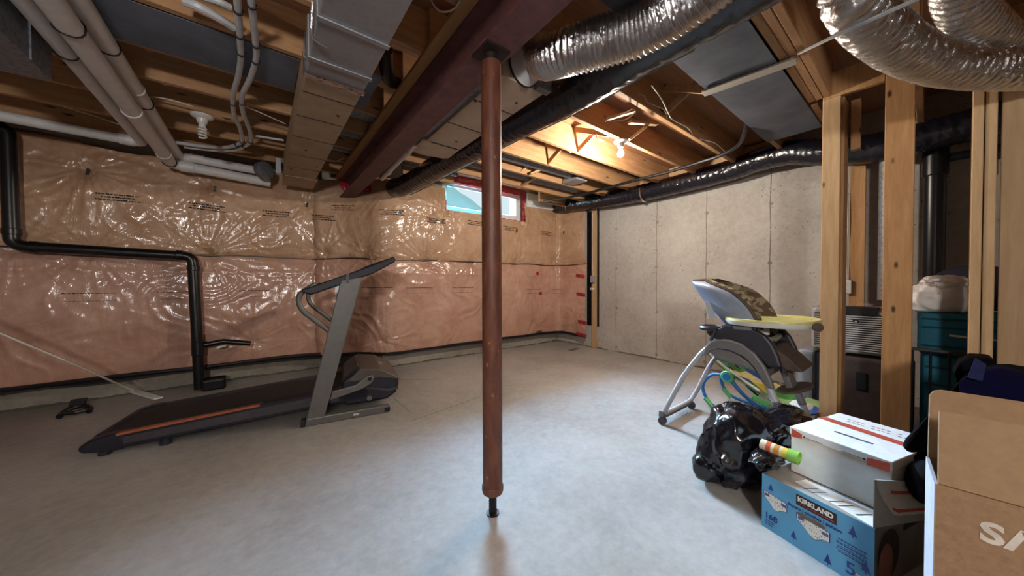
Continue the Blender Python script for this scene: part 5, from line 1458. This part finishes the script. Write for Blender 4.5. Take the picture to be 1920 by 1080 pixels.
# ================================================================ open brown television carton at the right edge
SB = thing('television_carton', 'open brown cardboard carton with a white end and raised flaps at the right edge', 'box', (1.40, -0.28, 0))
SX = Matrix.Translation((1.308, -0.015, 0)) @ Matrix.Rotation(math.radians(4.5), 4, 'Z') @ Matrix.Translation((-1.308, 0.015, 0))
def SB_():
    return B(SX)
def card_mat():
    m = Mat('brown_card', 0.8)
    n = m.noise(60, 5, 0.7)
    c = m.ramp(n, [(0.3, (128, 98, 70)), (0.7, (150, 118, 86))])
    d = m.voronoi(30, m.mapping((1, 1.5, 2.2)), 0.12)
    c = m.mix(m.math('LESS_THAN', d, 0.10), c, (190, 160, 120))
    m.base(c)
    m.bump(n, 0.1, 0.002)
    return m.m
CARD = card_mat()
CARD2 = plain('plain_brown_card', (148, 118, 86), 0.8, var=0.06, scale=40)
WHT = plain('lilac_white_card', (182, 172, 182), 0.7, var=0.05)
X0, X1, Y1, Y0, ZS = 1.308, 1.500, -0.012, -0.70, 0.552
SB_().box(X0, X0 + 0.006, Y0, Y1, 0, ZS).build('front_panel', CARD, SB, smooth=0, bevel=0.002, seg=1)
SB_().box(X1 - 0.006, X1, Y0, Y1, 0, ZS).build('back_panel', CARD2, SB, smooth=0, bevel=0.002, seg=1)
SB_().box(X0 + 0.0065, X1 - 0.0065, Y1 - 0.006, Y1, 0, ZS - 0.001).build('end_panel', WHT, SB, smooth=0, label='white end panel')
SB_().box(X0 + 0.0065, X1 - 0.0065, Y0, Y0 + 0.006, 0, ZS - 0.001).build('end_panel', CARD2, SB, smooth=0)
SB_().box(X0 + 0.007, X1 - 0.007, Y0 + 0.007, Y1 - 0.007, 0.0, 0.01).build('floor_panel', CARD2, SB, smooth=0)
SB_().prism([(X0 + 0.003, Y1 - 0.004, ZS), (X0 + 0.004, Y0, ZS), (X0 + 0.03, Y0, ZS + 0.175), (X0 + 0.03, Y1 - 0.006, ZS + 0.175)], (0.005, 0, 0)).build('front_flap', CARD2, SB, smooth=0, bevel=0.002, seg=1)
rad = [(X1 - 0.012, Y1 - 0.002, ZS), (X1 - 0.012, Y0, ZS), (X1 + 0.0, Y0, ZS + 0.195), (X1 + 0.0, Y1 - 0.025, ZS + 0.195), (X1 + 0.0, Y1 - 0.012, ZS + 0.190), (X1 + 0.0, Y1 - 0.004, ZS + 0.175)]
SB_().prism(rad, (0.005, 0, 0)).build('back_flap', CARD2, SB, smooth=0, bevel=0.002, seg=1)
lettering('brand_lettering', 'S\u039bMSUNG', 0.064, SX @ V((X0 - 0.001, -0.076, 0.453)), tuple(SX.to_3x3() @ V((0, -1, 0))), (0, 0, 1), plain('pale_ink', (206, 196, 184), 0.6), SB, 0.0024, sx=1.12)
# ================================================================ black soft bag heaped behind the carton
bg_ = thing('black_soft_bag', 'black and navy soft bag heaped behind the open brown carton', 'bag', (1.9, -0.2, 0.43))
BF = plain('black_cloth', (7, 7, 13), 0.9, var=0.3, scale=12, bump=0.3, spec=0.1)
NF = plain('navy_cloth', (9, 8, 44), 0.9, var=0.25, scale=12, bump=0.3, spec=0.1)
def heap(name, pts, dep, ext, mat, bev, **kw):
    P = pts
    return B().prism(P, ext).build(name, mat, bg_, smooth=0, bevel=bev, seg=4, **kw)
heap('bag_body', [(1.884, 0.070, 0.439), (2.001, 0.006, 0.537), (2.128, -0.064, 0.657), (2.183, -0.094, 0.712), (2.258, -0.151, 0.711), (2.455, -0.305, 0.665), (2.618, -0.434, 0.564), (2.471, -0.413, 0.305), (2.024, -0.130, 0.337), (1.819, -0.008, 0.362)], 0, (0.20, -0.06, 0.0), BF, 0.02)
heap('navy_top', [(2.065, -0.066, 0.681), (2.206, -0.136, 0.717), (2.262, -0.180, 0.708), (2.335, -0.237, 0.683), (2.578, -0.427, 0.613), (2.473, -0.411, 0.512), (2.038, -0.072, 0.592)], 0, (0.12, -0.02, 0.0), NF, 0.02)
heap('hood_fold', [(2.223, -0.062, 0.677), (2.261, -0.078, 0.718), (2.317, -0.108, 0.737), (2.386, -0.162, 0.732), (2.380, -0.184, 0.676), (2.242, -0.079, 0.590)], 0, (0.15, 0, 0), BF, 0.015)
heap('strap_patch', [(2.101, -0.105, 0.765), (2.127, -0.131, 0.741), (2.105, -0.122, 0.679), (2.070, -0.088, 0.693)], 0, (0.012, 0, 0), plain('slate_webbing', (40, 44, 84), 0.85, var=0.15, scale=60, spec=0.1), 0.003, label='slate blue webbing patch')
blob('side_lobe', (1.809, -0.000, 0.357), (0.10, 0.05, 0.065), BF, bg_, 0.1, 2, 1, 3)
B().box(1.58, 1.95, -0.75, -0.16, 0.0, 0.52).build('bag_base', BF, bg_, smooth=0, bevel=0.05, seg=4)
